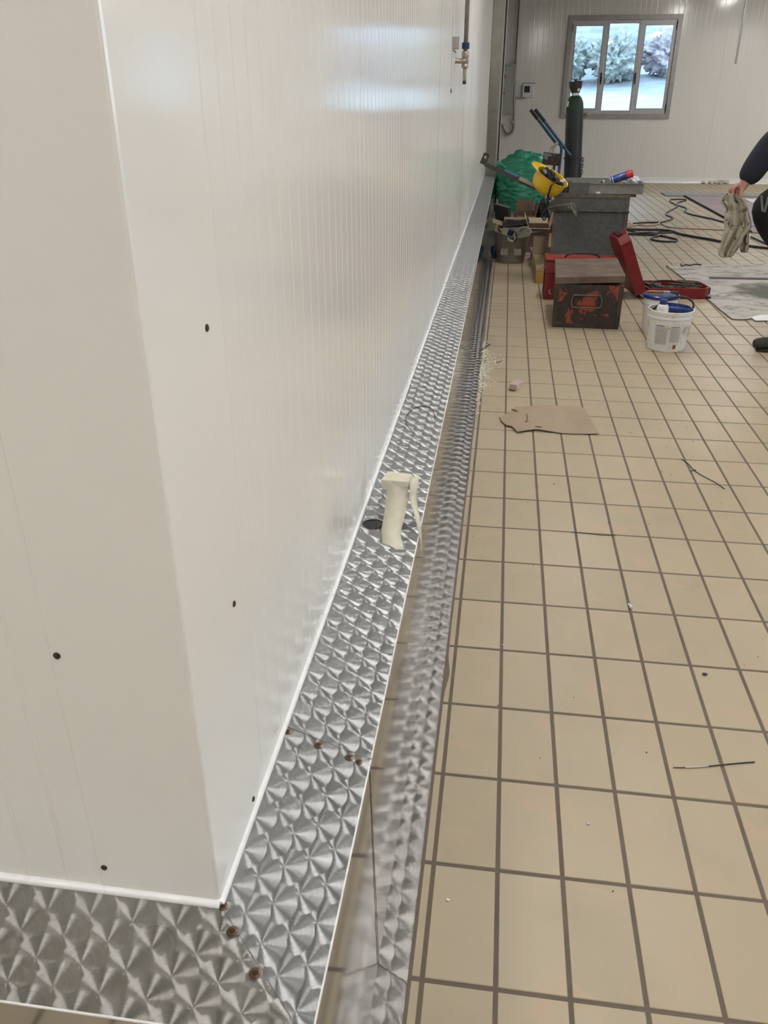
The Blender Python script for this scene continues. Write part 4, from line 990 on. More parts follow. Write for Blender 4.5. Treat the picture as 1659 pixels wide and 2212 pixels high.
m = MB(); cbox2(m, CX1-.009, CX1-.004, CY0+.012, CY1-.01, CZ0, CZ1-.002); m.obj('side_sheet', M_GALV, T)
m = MB(); cbox2(m, CX0+.004, CX1-.004, CY1-.012, CY1-.006, CZ0, CZ1-.002); m.obj('rear_sheet', M_GALV, T)
m = MB(); cbox2(m, CX0+.01, CX1-.01, CY0+.012, CY1-.012, CZ1-.06, CZ1-.05); m.obj('top_sheet', M_GALV, T)
fr = .026
for nm, b_ in (('top_rail', (CX0, CX1, CY0, CY0+.005, CZ1-fr, CZ1)), ('bottom_rail', (CX0, CX1, CY0, CY0+.005, CZ0, CZ0+fr)), ('corner_angle', (CX0, CX0+fr, CY0, CY0+.005, CZ0+fr, CZ1-fr)), ('corner_angle', (CX1-fr, CX1, CY0, CY0+.005, CZ0+fr, CZ1-fr)),
               ('corner_angle', (CX0, CX0+.004, CY0+.005, CY0+.03, CZ0, CZ1)), ('top_rail', (CX0, CX0+.02, CY0+.005, CY1, CZ1-.004, CZ1)), ('top_rail', (CX1-.02, CX1, CY0+.005, CY1, CZ1-.004, CZ1)), ('top_rail', (CX0, CX1, CY1-.02, CY1, CZ1-.004, CZ1))):
    m = MB(); cbox2(m, *b_); m.obj(nm, M_ANGLE, T)
hr1, hr2 = Y(1196, 455, CY0-.03), Y(1359, 458, CY0-.03)
MB().cyl(hr1, hr2, .010, n=10).obj('handle_bar', M_RUSTD, T, True)
for q in (hr1+Vector((.03, .018, 0)), hr2-Vector((.03, -.018, 0))): MB().cbox(q, (.012, .045, .02)).obj('handle_bracket', M_RUSTD, T)
# rope knotted on the bar
T = thing('knotted_rope', 'dirty grey rope knotted round the handle bar of the steel box', 'rope', Y(1238, 455, CY0-.05))
yy = CY0-.05
rp = [Y(1176, 470, yy+.3), Y(1172, 462, yy+.25), Y(1180, 452, yy+.12), Y(1200, 445, yy+.01), Y(1220, 443, yy), Y(1232, 441, yy-.01), Y(1240, 446, yy-.015), Y(1232, 450, yy), Y(1226, 444, yy-.015), Y(1238, 440, yy-.02), Y(1243, 452, yy-.01)]
MB().tube(smoothline(rp, 4), .006, 7).obj('rope', M_ROPE, T, True)
MB().tube(smoothline([Y(1228, 446, yy-.02), Y(1236, 453, yy-.02), Y(1246, 461, yy-.015)], 4), .009, 7).obj('rope_end', M_ROPE, T, True)
MB().tube(smoothline([Y(1232, 440, yy-.02), Y(1238, 455, yy-.025), Y(1244, 466, yy-.015)], 4), .008, 7).obj('rope_end', M_ROPE, T, True)
# wooden blocks under the cart
for k, (x0_, x1_, y0_, y1_, lab) in enumerate(((.358, .455, 6.25, 6.90, 'pale wooden block left under the steel box, beside the trug'), (1.03, 1.135, 6.29, 6.9, 'pale wooden block right under the steel box, behind the red lid'))):
    T = thing('wood_block', lab, 'block', ((x0_+x1_)/2, 6.6, 0))
    MB().box(x0_, x1_+(.05 if k == 0 else 0), y0_, y1_, .0, .105).obj('core', M_WOODG, T)
    m = MB(); m.cbox(((x0_+x1_)/2, y0_-.004, .052), (x1_-x0_, .008, .104), None, 0, .001); m.obj('end_grain', M_WOODY, T); 
    m = MB(); m.box(x0_-.005, x1_+(.05 if k == 0 else .0), y0_-.01, y1_, .1055, .13); m.obj('top_board', M_WOOD, T)
T = thing('pallet_board', 'grey wooden board bridging the two blocks under the steel box', 'board', (.75, 6.6, .131))
MB().cbox((.78, 6.75, .148), (.62, .80, .032), None, 0, .003).obj('board', M_WOODG, T)

# tray on top
TY_ = CY0+.02
a_, b_, c_, d_ = Y(1231, 393, TY_), Y(1396, 390, TY_), Y(1231, 413, TY_), Y(1394, 411, TY_)
T = thing('sheet_tray', 'shallow galvanised sheet tray lying across the steel box', 'tray', (1.0, TY_+.2, CZ1))
tz0, tz1 = CZ1+.004, CZ1+.083; tx0, tx1 = a_.x-.0, b_.x-.006
m = MB(); m.box(tx0, tx1-.012, TY_, TY_+.5, tz0, tz0+.003); m.obj('bottom', M_GALVL, T)
for bb in ((tx0, tx1-.01, TY_-.003, TY_, tz0, tz1), (tx0, tx1-.01, TY_+.5, TY_+.503, tz0, tz1), (tx1-.012, tx1-.009, TY_, TY_+.5, tz0, tz1), (tx0, tx0+.003, TY_, TY_+.5, tz0, tz1)): MB().box(*bb).obj('side', M_GALVL, T)
for bb in ((tx0, tx1-.002, TY_-.016, TY_, tz1-.002, tz1+.002), (tx1-.012, tx1+.008, TY_, TY_+.5, tz1-.002, tz1+.002), (tx0, tx1, TY_+.5, TY_+.515, tz1-.002, tz1+.002)): MB().box(*bb).obj('rolled_rim', M_ALUD, T)
m = MB(); m.box(tx0-.002, tx0+.155, TY_-.022, TY_-.017, tz0-.002, tz1+.004); m.obj('patch_sheet', M_GALV, T)
p = Y(1293, 411, TY_-.01); MB().box(p.x-.015, p.x+.016, TY_-.006, TY_-.0035, tz0+.001, tz0+.016).obj('label', M_WHITE, T)
p = Y(1370, 415, TY_+.1); T = thing('wood_offcut', 'small brown wood offcut wedged under the tray end', 'offcut', (p.x, TY_+.1, CZ1-.03))
MB().cbox((p.x-.02, TY_+.12, CZ1-.010), (.055, .2, .022)).obj('offcut', M_RUST, T)
# spray can
p0_, p1_ = Y(1318, 385, TY_+.16), Y(1362, 377, TY_+.16)
T = thing('spray_can', 'blue spray can with red cap lying tilted in the tray', 'spray can', (p0_+p1_)/2)
d = (Y(1351, 379, TY_+.12)-Y(1316, 391, TY_+.12)); d.normalize(); st = Y(1317, 391, TY_+.12); Lc = .145
Mq = d.to_track_quat('Z', 'Y').to_matrix()
MB().lathe([(.020,0),(.029,.002),(.030,.006),(.030,Lc-.01),(.026,Lc)], st, 28, Mq).obj('can', simple('blue can print', (.035, .075, .25), .3, .2, .3, 60), T, True)
MB().lathe([(.0302,.0),(.0302,.006),(.029,.007)], st+d*.002, 28, Mq).obj('rim', M_ALU, T, True)
MB().lathe([(.0303,.02),(.0303,.026)], st, 28, Mq).obj('stripe', M_WHITE, T, True)
q_ = [st + Mq @ Vector((.0306*cos(t), .0306*sin(t), z_)) for t in (-1.9, -1.75) for z_ in (.02, .13)]; m = MB(); m.add(q_, [(0,1,3,2)]); m.obj('stripe', M_WHITE, T)
ql = [st + Mq @ Vector((.0307*cos(t+1.57+2.2), .0307*sin(t+1.57+2.2), .07+.016*cos(q))) for q, t in [(2*pi*k/12, .5*sin(2*pi*k/12)) for k in range(12)]]; m = MB(); m.add(ql, [tuple(range(12))]); m.obj('round_print', simple('red print', (.45, .06, .06), .5), T)
MB().lathe([(.0305,Lc-.012),(.032,Lc-.010),(.031,Lc+.035),(.027,Lc+.042),(.0001,Lc+.043)], st, 28, Mq).obj('cap', simple('red cap', (.52, .03, .035), .4), T, True)
T = thing('crumpled_plastic', 'crumpled white translucent plastic beside the spray can', 'plastic', Y(1370, 385, TY_+.2))
p = Y(1370, 387, TY_+.2); bm = bmesh.new(); bmesh.ops.create_icosphere(bm, subdivisions=4, radius=.042)
for v in bm.verts: v.co = Vector((v.co.x*1.1, v.co.y, v.co.z*.75))*(1+.4*noise.noise(v.co*45)+.2*noise.noise(v.co*110)) + Vector((p.x, TY_+.2, tz1+.008))
me = bpy.data.meshes.new('crumple'); bm.to_mesh(me); bm.free(); me.materials.append(simple('milky plastic', (.72, .72, .76), .3)); link('crumple', me, T)
T = thing('pipe_fitting', 'shiny small pipe fitting standing in the tray', 'fitting', Y(1304, 389, TY_+.2))
p = Y(1304, 389, TY_+.12); MB().lathe([(.016,0),(.018,.004),(.018,.03),(.013,.032),(.012,.04),(.001,.041)], (p.x, TY_+.12, tz1-.012), 12, Ry(-.7)).obj('fitting', M_CHROME, T, True)
MB().cyl((p.x-.02, TY_+.12, tz1+.008), (p.x-.035, TY_+.12, tz1+.004), .009, n=8).obj('nipple', M_BRASS, T, True)
T = thing('metal_hook', 'small grey metal hook over the tray rim below the spray can', 'hook', Y(1348, 389, TY_))
p = Y(1348, 389, TY_+.02); MB().tube(smoothline([(p.x-.012, TY_+.02, tz1-.01), (p.x-.014, TY_+.02, tz1+.008), (p.x, TY_+.02, tz1+.016), (p.x+.014, TY_+.02, tz1+.012), (p.x+.02, TY_+.02, tz1+.004)], 4), .004, 6).obj('hook', M_ALU, T, True)
# bluish steel box behind the tray (left)
T = thing('steel_channel', 'bluish grey steel channel lying between helmet and tray', 'channel', (.56, CY0+.2, CZ1))
a_ = Y(1199, 395, CY0+.12); b_ = Y(1232, 394, CY0+.12)
m = MB(); m.box(a_.x, b_.x+.03, CY0+.12, CY0+.124, CZ1+.001, a_.z); m.box(a_.x, b_.x+.03, CY0+.12, CY0+.30, CZ1+.001, CZ1+.005); m.box(a_.x, b_.x+.03, CY0+.296, CY0+.30, CZ1+.001, a_.z)
m.obj('channel', simple('bluish steel', (.11, .12, .135), .45, .5), T)
# helmet, upside down
hc = Y(1192, 388, CY0+.02)
T = thing('hard_hat', 'yellow hard hat lying upside down on the steel box', 'helmet', (hc.x, CY0, CZ1))
Mh = Ry(radians(35)) @ Rx(radians(172)) 
hcen = Vector((Y(1189, 388, CY0-.02).x, CY0-.02, Y(1189, 388, CY0-.02).z))
m = MB(); n_ = 36; prof = [(.0005,.150),(.045,.146),(.080,.132),(.104,.105),(.116,.065),(.120,.02),(.121,0)]
vs = []
for r_, z_ in prof:
    for k in range(n_): q = 2*pi*k/n_; vs.append((r_*1.12*cos(q), r_*.92*sin(q), z_))
nl = len(prof)
for k in range(n_):
    q = 2*pi*k/n_; ext = .012 + .055*max(0, cos(q))**2.5; vs.append(((.121*1.12+ext)*cos(q), (.121*.92+ext*.6)*sin(q), -.004-.012*max(0, cos(q))))
fs = [(i*n_+k, i*n_+(k+1)%n_, (i+1)*n_+(k+1)%n_, (i+1)*n_+k) for i in range(nl) for k in range(n_)] + [tuple(range(n_))]
vs = [hcen + Rx(radians(20)) @ Ry(radians(28)) @ Vector((-x_, y_, -z_+.03)) for x_, y_, z_ in vs]
m.add(vs, fs); o = m.obj('shell', M_YEL, T, True); md = o.modifiers.new('thickness', 'SOLIDIFY'); md.thickness = .003
MhR = Rx(radians(20)) @ Ry(radians(28))
def hl(x_, y_, z_): return hcen + MhR @ Vector((-x_, y_, -z_+.03))
MB().tube([hl(.105*1.1*cos(q), .105*.9*sin(q), .028) for q in [2*pi*k/28 for k in range(28)]], .011, 8, closed=True).obj('headband', M_BLACK, T, True)
MB().tube(smoothline([hl(-.10, -.02, .03), hl(-.04, -.07, -.004), hl(.0, -.128, .01), hl(-.01, -.132, .06), hl(-.03, -.115, .11), hl(-.07, -.06, .15)], 5), .008, 6).obj('chin_strap', M_BLACK, T, True)
T = thing('black_gloves', 'dark crumpled gloves stuffed inside the yellow hard hat', 'gloves', hcen)
for k in range(7):
    q = r3.uniform(0, 6); m = MB(); a_ = hl(.07*cos(k), .06*sin(k), .045); b_ = a_+Vector((r3.uniform(-.03, .05), r3.uniform(-.02, .02), .055 + .01*k % .03)); m.tube([a_, (a_+b_)/2+Vector((.01, 0, .006)), b_], [.022, .024, .014], 8); m.obj('glove_finger' if k else 'glove_palm', M_BLACK if k % 3 else M_BLACKP, T, True)
p = Y(1215, 392, CY0+.05); T = thing('paper_cup', 'small printed beige cup tipped over behind the hard hat', 'cup', p)
MB().lathe([(.018,0),(.024,.045),(.022,.045),(.016,.002)], (p.x-.02, CY0+.05, p.z-.008), 18, Ry(1.35)).obj('cup', simple('beige print', (.60, .50, .40), .6, 0, .4, 70), T, True)
# sloping plank/angle bar with bracket
T = thing('angle_bar', 'long dark angle iron leaning from the steel box towards the door jamb', 'angle iron', (.2, 6.4, .8))
A_ = Y(1048, 358, CY0+.10); B_ = Y(1190, 425, CY0-.02); dd = (B_-A_).normalized()
Mx = Matrix((dd, Vector((0,1,0)) - dd*dd.y, dd.cross(Vector((0,1,0))))).transposed()
m = MB(); L2 = (B_-A_).length; mid = (A_+B_)/2
m.cbox(mid, (L2, .05, .006), Mx, 0); m.cbox(mid - Mx @ Vector((0, .025, -.012)), (L2, .005, .032), Mx); m.obj('bar', M_RUSTD, T)
p = Y(1047.5, 343, CY0+.10); m = MB()
Mt = Ry(radians(22)); pl = [(-.026,-.045),(.026,-.045),(.026,.035),(.016,.045),(-.016,.045),(-.026,.035)]
hol = [(.011*cos(2*pi*k/12), .012+.011*sin(2*pi*k/12)) for k in range(12)]
bm = bmesh.new(); fv = [bm.verts.new(p + Mt @ Vector((x_, 0, z_))) for x_, z_ in pl]; hv = [bm.verts.new(p + Mt @ Vector((x_, 0, z_))) for x_, z_ in hol]
ed = [bm.edges.new((fv[i], fv[(i+1)%6])) for i in range(6)] + [bm.edges.new((hv[i], hv[(i+1)%12])) for i in range(12)]
bmesh.ops.triangle_fill(bm, edges=ed, use_beauty=True)
me = bpy.data.meshes.new('end_plate'); bm.to_mesh(me); bm.free(); me.materials.append(M_RUSTD); o = link('end_plate', me, T); md = o.modifiers.new('thickness', 'SOLIDIFY'); md.thickness = .005
T = thing('spirit_level', 'short blue spirit level lying on the sloping angle iron', 'level', A_.lerp(B_, .38))
m = MB(); m.cbox(A_.lerp(B_, .385)+Mx @ Vector((0, -.005, .014)) + Vector((0,0,.012)), (.125, .03, .026), Mx, 0, .003); m.obj('body', simple('blue level paint', (.08, .17, .42), .35), T)
m = MB(); m.cbox(A_.lerp(B_, .50)+Vector((0,-.005,.025)), (.006, .034, .034), Mx); m.cbox(A_.lerp(B_, .27)+Vector((0,-.005,.025)), (.006, .034, .034), Mx); m.obj('end_caps', M_BLACKP, T)
T = thing('wood_batten', 'pale weathered wooden batten lying on the lower half of the angle iron', 'batten', A_.lerp(B_, .7))
m = MB(); m.cbox(A_.lerp(B_, .715)+Mx @ Vector((0, .0, .0)) + Vector((0, -.008, .026)), (.235, .06, .028), Mx, 0, .006); m.obj('batten', M_WOODG, T)
T = thing('fabric_strap', 'black strap hanging in a loop from the angle iron end', 'strap', Y(1178, 440, CY0))
MB().tube(smoothline([Y(1176, 424, CY0+.02), Y(1172, 440, CY0+.02), Y(1170, 458, CY0+.03), Y(1172, 472, CY0+.03), Y(1177, 475, CY0+.03), Y(1180, 464, CY0+.03), Y(1180, 440, CY0+.04)], 5), .006, 6).obj('strap', M_BLACK, T, True)

# ================================================================ GAS CYLINDER ON HAND TRUCK
gy = 9.6
gb = Y(1236, 395, gy); gt = Y(1241.5, 240, gy)
ax_ = Vector((gt.x-gb.x, 0, gt.z-gb.z)); ax_.normalize(); g0 = gb - ax_*((gb.z-.03)/ax_.z)
Mg = ax_.to_track_quat('Z', 'Y').to_matrix()
hs = (gt.z-.03)/ax_.z; R_g = .5*(Y(1259.5, 240, gy).x - Y(1221.5, 240, gy).x)
T = thing('gas_cylinder', 'tall grey gas cylinder with green shoulder and rusty valve guard', 'gas cylinder', (g0.x, gy, 0))
ztop = (Y(1248, 205, gy).z-.03)/ax_.z
MB().lathe([(R_g*.8,0),(R_g,.02),(R_g,hs)], g0, 40, Mg).obj('body', M_CYL, T, True)
sh = [(R_g, hs), (R_g*.99, hs+.012)]
for k in range(1, 8):
    q = k/7*pi/2; sh.append((R_g*.36+R_g*.63*cos(q), hs+.02+(ztop-hs-.025)*sin(q)))
MB().lathe(sh, g0, 40, Mg).obj('shoulder', M_CYLG, T, True)
MB().lathe([(R_g*.44, ztop-.012), (R_g*.44, ztop+.020)], g0, 28, Mg).obj('neck_ring', M_WHITE, T, True)
zc_ = (Y(1247, 176, gy).z-.03)/ax_.z; hg = zc_-ztop
MB().lathe([(R_g*.50, ztop+.02), (R_g*.52, ztop+.3*hg), (R_g*.70, ztop+.55*hg), (R_g*.76, ztop+.95*hg), (R_g*.82, zc_-.004), (R_g*.82, zc_), (R_g*.74, zc_), (R_g*.70, ztop+.9*hg), (R_g*.46, ztop+.3*hg)], g0, 32, Mg).obj('valve_guard', M_RUSTD, T, True)
p = Y(1250, 194, gy-.08); MB().cbox(p+Vector((0, -.004, 0)), (.022, .004, .03), Ry(.3), 0, .001).obj('guard_window', M_WHITE, T)
MB().lathe([(.012,0),(.012,.04),(.02,.045),(.02,.055)], g0+ax_*(zc_-.03), 10, Mg).obj('valve_stem', M_RUST, T, True)
p = g0+ax_*(zc_-.01); MB().tube([p+Vector((.035, 0, 0)), p+Vector((.045, 0, .06)), p+Vector((.06, 0, .085))], .006, 6).obj('thin_rod', M_RUST, T, True)
q0 = math.atan2(-1, .0)+.35; m = MB(); vs = []
for k in range(9):
    q = q0-.32+.64*k/8
    for z_ in (hs+.09, hs+.145): 
        rr_ = R_g*(.97 if z_ < hs+.1 else .84)+.004; vs.append(g0 + Mg @ Vector((rr_*cos(q), rr_*sin(q), z_-.04)))
m.add(vs, [(2*k, 2*k+2, 2*k+3, 2*k+1) for k in range(8)]); m.obj('sticker', M_WHITE, T, True)
T = thing('hand_truck', 'blue steel hand truck with black grips holding the gas cylinder', 'hand truck', (g0.x, gy, 0))
def rb(a_, b_, mat=M_TRUCK, nm='side_tube', r_=.016): MB().tube([a_, b_], r_, 10).obj(nm, mat, T, True)
ty1, ty2 = gy-.16, gy-.13
for (pa_, pb_, yy_) in (((1146, 237), (1203, 312), gy-.13), ((1156, 236), (1232, 336), gy-.19)):
    a_, b_ = Y(*pa_, yy_), Y(*pb_, yy_+.02)
    rb(a_.lerp(b_, .0), a_.lerp(b_, .26), M_BLACK, 'grip', .019); rb(a_.lerp(b_, .24), b_)
a_, b_ = Y(1213, 322, gy-.19), Y(1206, 384, gy-.19); f_ = Y(1206, 384, gy-.19)
MB().tube(smoothline([Y(1203, 312, gy-.13), Y(1210, 314, gy-.19), Y(1213, 322, gy-.19)], 5), .015, 10).obj('bend', M_TRUCK, T, True)
dwn = (b_-a_).normalized(); rb(a_, a_+dwn*((a_.z-.12)/-dwn.z))
a_, b_ = Y(1202, 318, gy-.05), Y(1195, 376, gy-.05); dwn = (b_-a_).normalized(); rb(a_, a_+dwn*((a_.z-.12)/-dwn.z))
MB().tube([g0 + Mg @ Vector(((R_g+.008)*cos(q), (R_g+.008)*sin(q), (Y(1235, 341, gy).z-.03)/ax_.z)) for q in [2*pi*k/32 for k in range(32)]], .007, 6, closed=True).obj('hoop', M_RUSTD, T, True)
MB().box(g0.x-.16, g0.x+.14, gy-.22, gy+.12, .012, .024).obj('base_plate', M_TRUCK, T)
for s_ in (-1, 1): MB().lathe([(.03,-.02),(.085,-.02),(.10,-.015),(.10,.015),(.085,.02),(.03,.02)], (g0.x-.20, gy-.05+s_*.2, .10), 24, Rx(pi/2)).obj('wheel', M_BLACK, T, True)
# chain on the right
cq = Y(1243, 345, gy-R_g*.2); Tq = thing('steel_chain', 'short dark chain dangling on the right side of the gas cylinder', 'chain', cq)
for k in range(6):
    c_ = Vector((g0.x+R_g*1.0+ax_.x*cq.z + .012, gy-.05, cq.z-.032*k)); M_ = Rz((k % 2)*1.3+.2)
    MB().tube([c_ + M_ @ Vector((.011*cos(q), 0, .021*sin(q))) for q in [2*pi*j/12 for j in range(12)]], .0042, 6, closed=True).obj('link', M_RUSTD, Tq, True)
# rusty box + flask hanging on the truck
by = gy-.28; a_, b_ = Y(1174, 331, by), Y(1207, 357, by)
T = thing('rusty_tin_box', 'rusty grey-blue tin box hung on the hand truck beside the cylinder', 'tin box', ((a_.x+b_.x)/2, by, b_.z))
m = MB(); m.cbox(((a_.x+b_.x)/2, by+.06, (a_.z+b_.z)/2), (b_.x-a_.x, .13, a_.z-b_.z), Ry(.09), 0, .004); m.obj('box', rust_paint('blue grey chipped box', (.16, .20, .20), (.04, .022, .018), .55, 14, .02), T)
MB().tube(smoothline([Y(1205, 311, by), Y(1195, 316, by), Y(1189, 322, by), Y(1189, 332, by)], 5), .006, 6).obj('wire_hanger', M_TAN, T, True)
T = thing('plastic_flask', 'milky plastic flask standing on the rusty tin box', 'flask', Y(1200, 333, by+.03))
p = Y(1199.5, 334, by+.06); MB().lathe([(.035,0),(.045,.01),(.047,.05),(.035,.085),(.015,.10),(.015,.12),(.001,.121)], (p.x, p.y, a_.z-.012), 18).obj('flask', simple('milky flask', (.50, .52, .48), .35), T, True)

# ================================================================ GREEN BAG, BOARD, BOXES, TRUG
bx_, by2 = .27, 11.15
T = thing('green_sack', 'large crumpled green plastic rubbish sack behind the boxes', 'sack', (bx_, by2, 0))
bm = bmesh.new(); bmesh.ops.create_icosphere(bm, subdivisions=6, radius=1)
for v in bm.verts:
    c_ = v.co.copy(); z_ = c_.z
    rx = .335*(1-.10*max(0, z_)**2); co = Vector((c_.x*rx, c_.y*.30, .41 + z_*.385))
    if abs(z_) < .85: co.x *= 1.04/ max(.72, sqrt(max(.05, 1-z_*z_)))**.55; 
    q = c_; co += c_*( .045*noise.noise(q*2.2) + .028*noise.noise(Vector((q.x*3, q.y*3, q.z*11))) + .013*noise.noise(Vector((q.x*7, q.y*7, q.z*24))))
    co.z = max(.004, co.z); v.co = co + Vector((bx_, by2, 0))
me = bpy.data.meshes.new('sack'); bm.to_mesh(me); bm.free(); me.materials.append(M_BAG); me.polygons.foreach_set('use_smooth', [True]*len(me.polygons)); link('sack', me, T)
m = MB(); a_ = Vector((-.03, 10.93, .62)); 
m.tube([a_+Vector((.10, .05, -.05)), a_+Vector((.03, .02, .0)), a_+Vector((-.04, -.03, .03))], [.05, .02, .035], 10); m.obj('tied_corner', M_BAG, T, True)
T = thing('dark_board', 'dark upright panel leaning beside the kerb in front of the green sack', 'board', (.05, 9.5, 0))
pl = [Y(1068, 441, 9.3), Y(1097, 449, 9.2), Y(1098, 490, 9.2), Y(1072, 496, 9.3)]
m = MB(); o_ = Vector((.03, .08, 0)); m.hexa([pl[3], pl[2], pl[2]+o_, pl[3]+o_, pl[0], pl[1], pl[1]+o_, pl[0]+o_]); m.obj('board', M_BLK_BOARD, T)
m = MB(); o2_ = Vector((0,0,.006)); m.hexa([pl[0], pl[1], pl[1]+o_, pl[0]+o_]+[v+o2_ for v in (pl[0], pl[1], pl[1]+o_, pl[0]+o_)]); m.obj('edge_band', M_ALUD, T)
def carton(name, label, x0_, x1_, y0_, y1_, h, mat, rot=0, flaps=True, z0_=0, fmat=None, tilt=(0.35, .2, .3, .5)):
    c = Vector(((x0_+x1_)/2, (y0_+y1_)/2, z0_)); T = thing(name, label, 'cardboard box', c); R = Rz(rot); hx_, hy_ = (x1_-x0_)/2, (y1_-y0_)/2; t = .004
    def bxx(nm, cx_, cy_, cz_, s, m_, rr=None): MB().cbox(c + R @ Vector((cx_, cy_, cz_)), s, R if rr is None else R @ rr).obj(nm, m_, T)
    bxx('bottom', 0, 0, t/2, (2*hx_-t, 2*hy_-t, t), mat)
    bxx('side', 0, -hy_, h/2, (2*hx_, t, h), mat); bxx('side', 0, hy_, h/2, (2*hx_, t, h), mat); bxx('side', -hx_, 0, h/2, (t, 2*hy_, h), mat); bxx('side', hx_, 0, h/2, (t, 2*hy_, h), mat)
    if flaps:
        fm = fmat or mat; f = min(hy_, .12)
        bxx('flap', 0, -hy_-f/2*cos(tilt[0]), h+f/2*sin(tilt[0]), (2*hx_*.97, f, t), fm, Rx(-tilt[0])); bxx('flap', 0, hy_+f/2*cos(tilt[1]), h+f/2*sin(tilt[1]), (2*hx_*.97, f, t), fm, Rx(tilt[1]))
        bxx('flap', -hx_-f/2*cos(tilt[2]), 0, h+f/2*sin(tilt[2]), (f, 2*hy_*.95, t), fm, Ry(tilt[2])); bxx('flap', hx_+f/2*cos(tilt[3]), 0, h+f/2*sin(tilt[3]), (f, 2*hy_*.95, t), fm, Ry(-tilt[3]))
    return T
carton('cardboard_box', 'open cardboard box against the kerb with black cloth on it', .06, .30, 7.95, 8.3, .235, M_CARD, 0, True, 0, None, (-1.4, .3, .3, -1.3))
carton('cardboard_box', 'dark cardboard box with a pale torn flap, left of the steel box', .315, .525, 7.85, 8.25, .235, M_CARDD, 0, True, 0, M_CARDP, (.1, .35, 1.2, 1.3))
carton('cardboard_box', 'brown open cardboard box in front of the green sack', .20, .40, 8.75, 9.2, .25, M_CARDD, .04, True, 0, None, (-1.3, 1.2, -1.2, 1.35))
T = thing('black_cloth', 'folded black cloth lying on the open cardboard box', 'cloth', (.19, 8.1, .24))
m = MB(); n_ = 16; vs = []
for j in range(11):
    for i in range(n_+1):
        u_ = i/n_; v_ = j/10; vs.append((.055+.26*u_, 7.93+.38*v_, .245+.035*sin(pi*v_)*(.6+.4*sin(u_*7))+.012*noise.noise(Vector((u_*6, v_*6, 0)))+.02*u_))
m.add(vs, [(j*(n_+1)+i, j*(n_+1)+i+1, (j+1)*(n_+1)+i+1, (j+1)*(n_+1)+i) for j in range(10) for i in range(n_)]); o = m.obj('cloth', M_BLACK, T, True); md = o.modifiers.new('thickness', 'SOLIDIFY'); md.thickness = .012
T = thing('black_bag', 'black crumpled bin bag behind the boxes beside the green sack', 'bag', (.54, 9.12, .2))
bm = bmesh.new(); bmesh.ops.create_icosphere(bm, subdivisions=4, radius=1)
for v in bm.verts:
    c_ = v.co.copy(); v.co = Vector((c_.x*.12, c_.y*.14, c_.z*.20)) * (1+.2*noise.noise(c_*3)+.1*noise.noise(c_*8)) + Vector((.54, 9.12, .2)); v.co.z = max(.003, v.co.z)
me = bpy.data.meshes.new('bag'); bm.to_mesh(me); bm.free(); me.materials.append(M_BLACKP); link('bag', me, T)
# items between trug and cart
T = thing('cardboard_stack', 'flattened cardboard pieces stacked beside the trug under the dark box', 'cardboard', (.38, 7.2, 0))
for k, (x_, y_, w2, d2, z_, mt) in enumerate(((.398, 7.33, .13, .36, .02, M_CARDP), (.402, 7.31, .12, .34, .055, M_CARDD), (.398, 7.34, .125, .32, .09, M_GREY))): MB().cbox((x_, y_, z_), (w2, d2, .032), Rz(.05*(k-1)), 0, .003).obj('piece', mt, T)
T = carton('cardboard_box', 'tall narrow cardboard box standing by the wooden block', .345, .452, 6.95, 7.05, .27, M_CARD, 0, False)
T = thing('steel_rods', 'bundle of thin steel rods on the boxes left of the steel box', 'rods', (.36, 7.6, .2))
for k in range(5): MB().cyl((.25+.01*k, 7.45+.02*k, .235+.006*(k % 2)), (.44, 7.52+.03*k, .235+.006*((k+1) % 2)), .006, n=6).obj('rod', M_ALUD if k % 2 else M_RUSTD, T, True)
# trug
tc = Vector((.145, 7.28, 0)); T = thing('rubber_trug', 'grey rubber builder trug full of tools beside the kerb', 'trug', tc)
m = MB(); n_ = 48; prof = [(.0001,.004),(.110,.004),(.122,.0),(.128,.006),(.140,.09),(.143,.092),(.175,.255),(.182,.262),(.182,.268),(.172,.268),(.134,.09),(.116,.012),(.0001,.010)]
vs = []
for r_, z_ in prof:
    for k in range(n_):
        q = 2*pi*k/n_; up_ = .035*max(0, cos(2*q))**6*(z_ > .2) ; sag = .022*sin(q*2+.6)*(z_ > .2)
        ding = 1+.05*noise.noise(Vector((cos(q)*2, sin(q)*2, z_*8)))
        vs.append((tc.x + r_*cos(q)*ding, tc.y + r_*1.0*sin(q)*ding, z_ + sag + (.0)))
L_n = len(prof); m.add(vs, [(i*n_+k, i*n_+(k+1)%n_, (i+1)*n_+(k+1)%n_, (i+1)*n_+k) for i in range(L_n-1) for k in range(n_)])
m.obj('tub', M_GREY, T, True, 50)
for s_ in (-.55, .55):
    q = -pi/2+s_*.75; c_ = tc + Vector((cos(q)*.152, sin(q)*.152, .115)); MB().cbox(c_, (.075, .012, .07), Rz(q+pi/2) @ Rx(-.19), 0, .005).obj('moulded_pad', M_GREY, T)
hc_ = tc+Vector((.0, -.182, .262)); MB().tube([hc_+Vector((.036*cos(q), -.004+.0*q, -.016+.030*sin(q))) for q in [pi+pi*k/12 for k in range(13)]] , .010, 8).obj('front_grip', simple('pale grip', (.42, .39, .32), .6), T, True)
hc_ = tc+Vector((.12, .13, .25)); MB().tube([hc_+Vector((.05*cos(q), .0, .02+.03*sin(q))) for q in [pi*k/12 for k in range(13)]], .010, 8).obj('rear_grip', M_GREY, T, True)
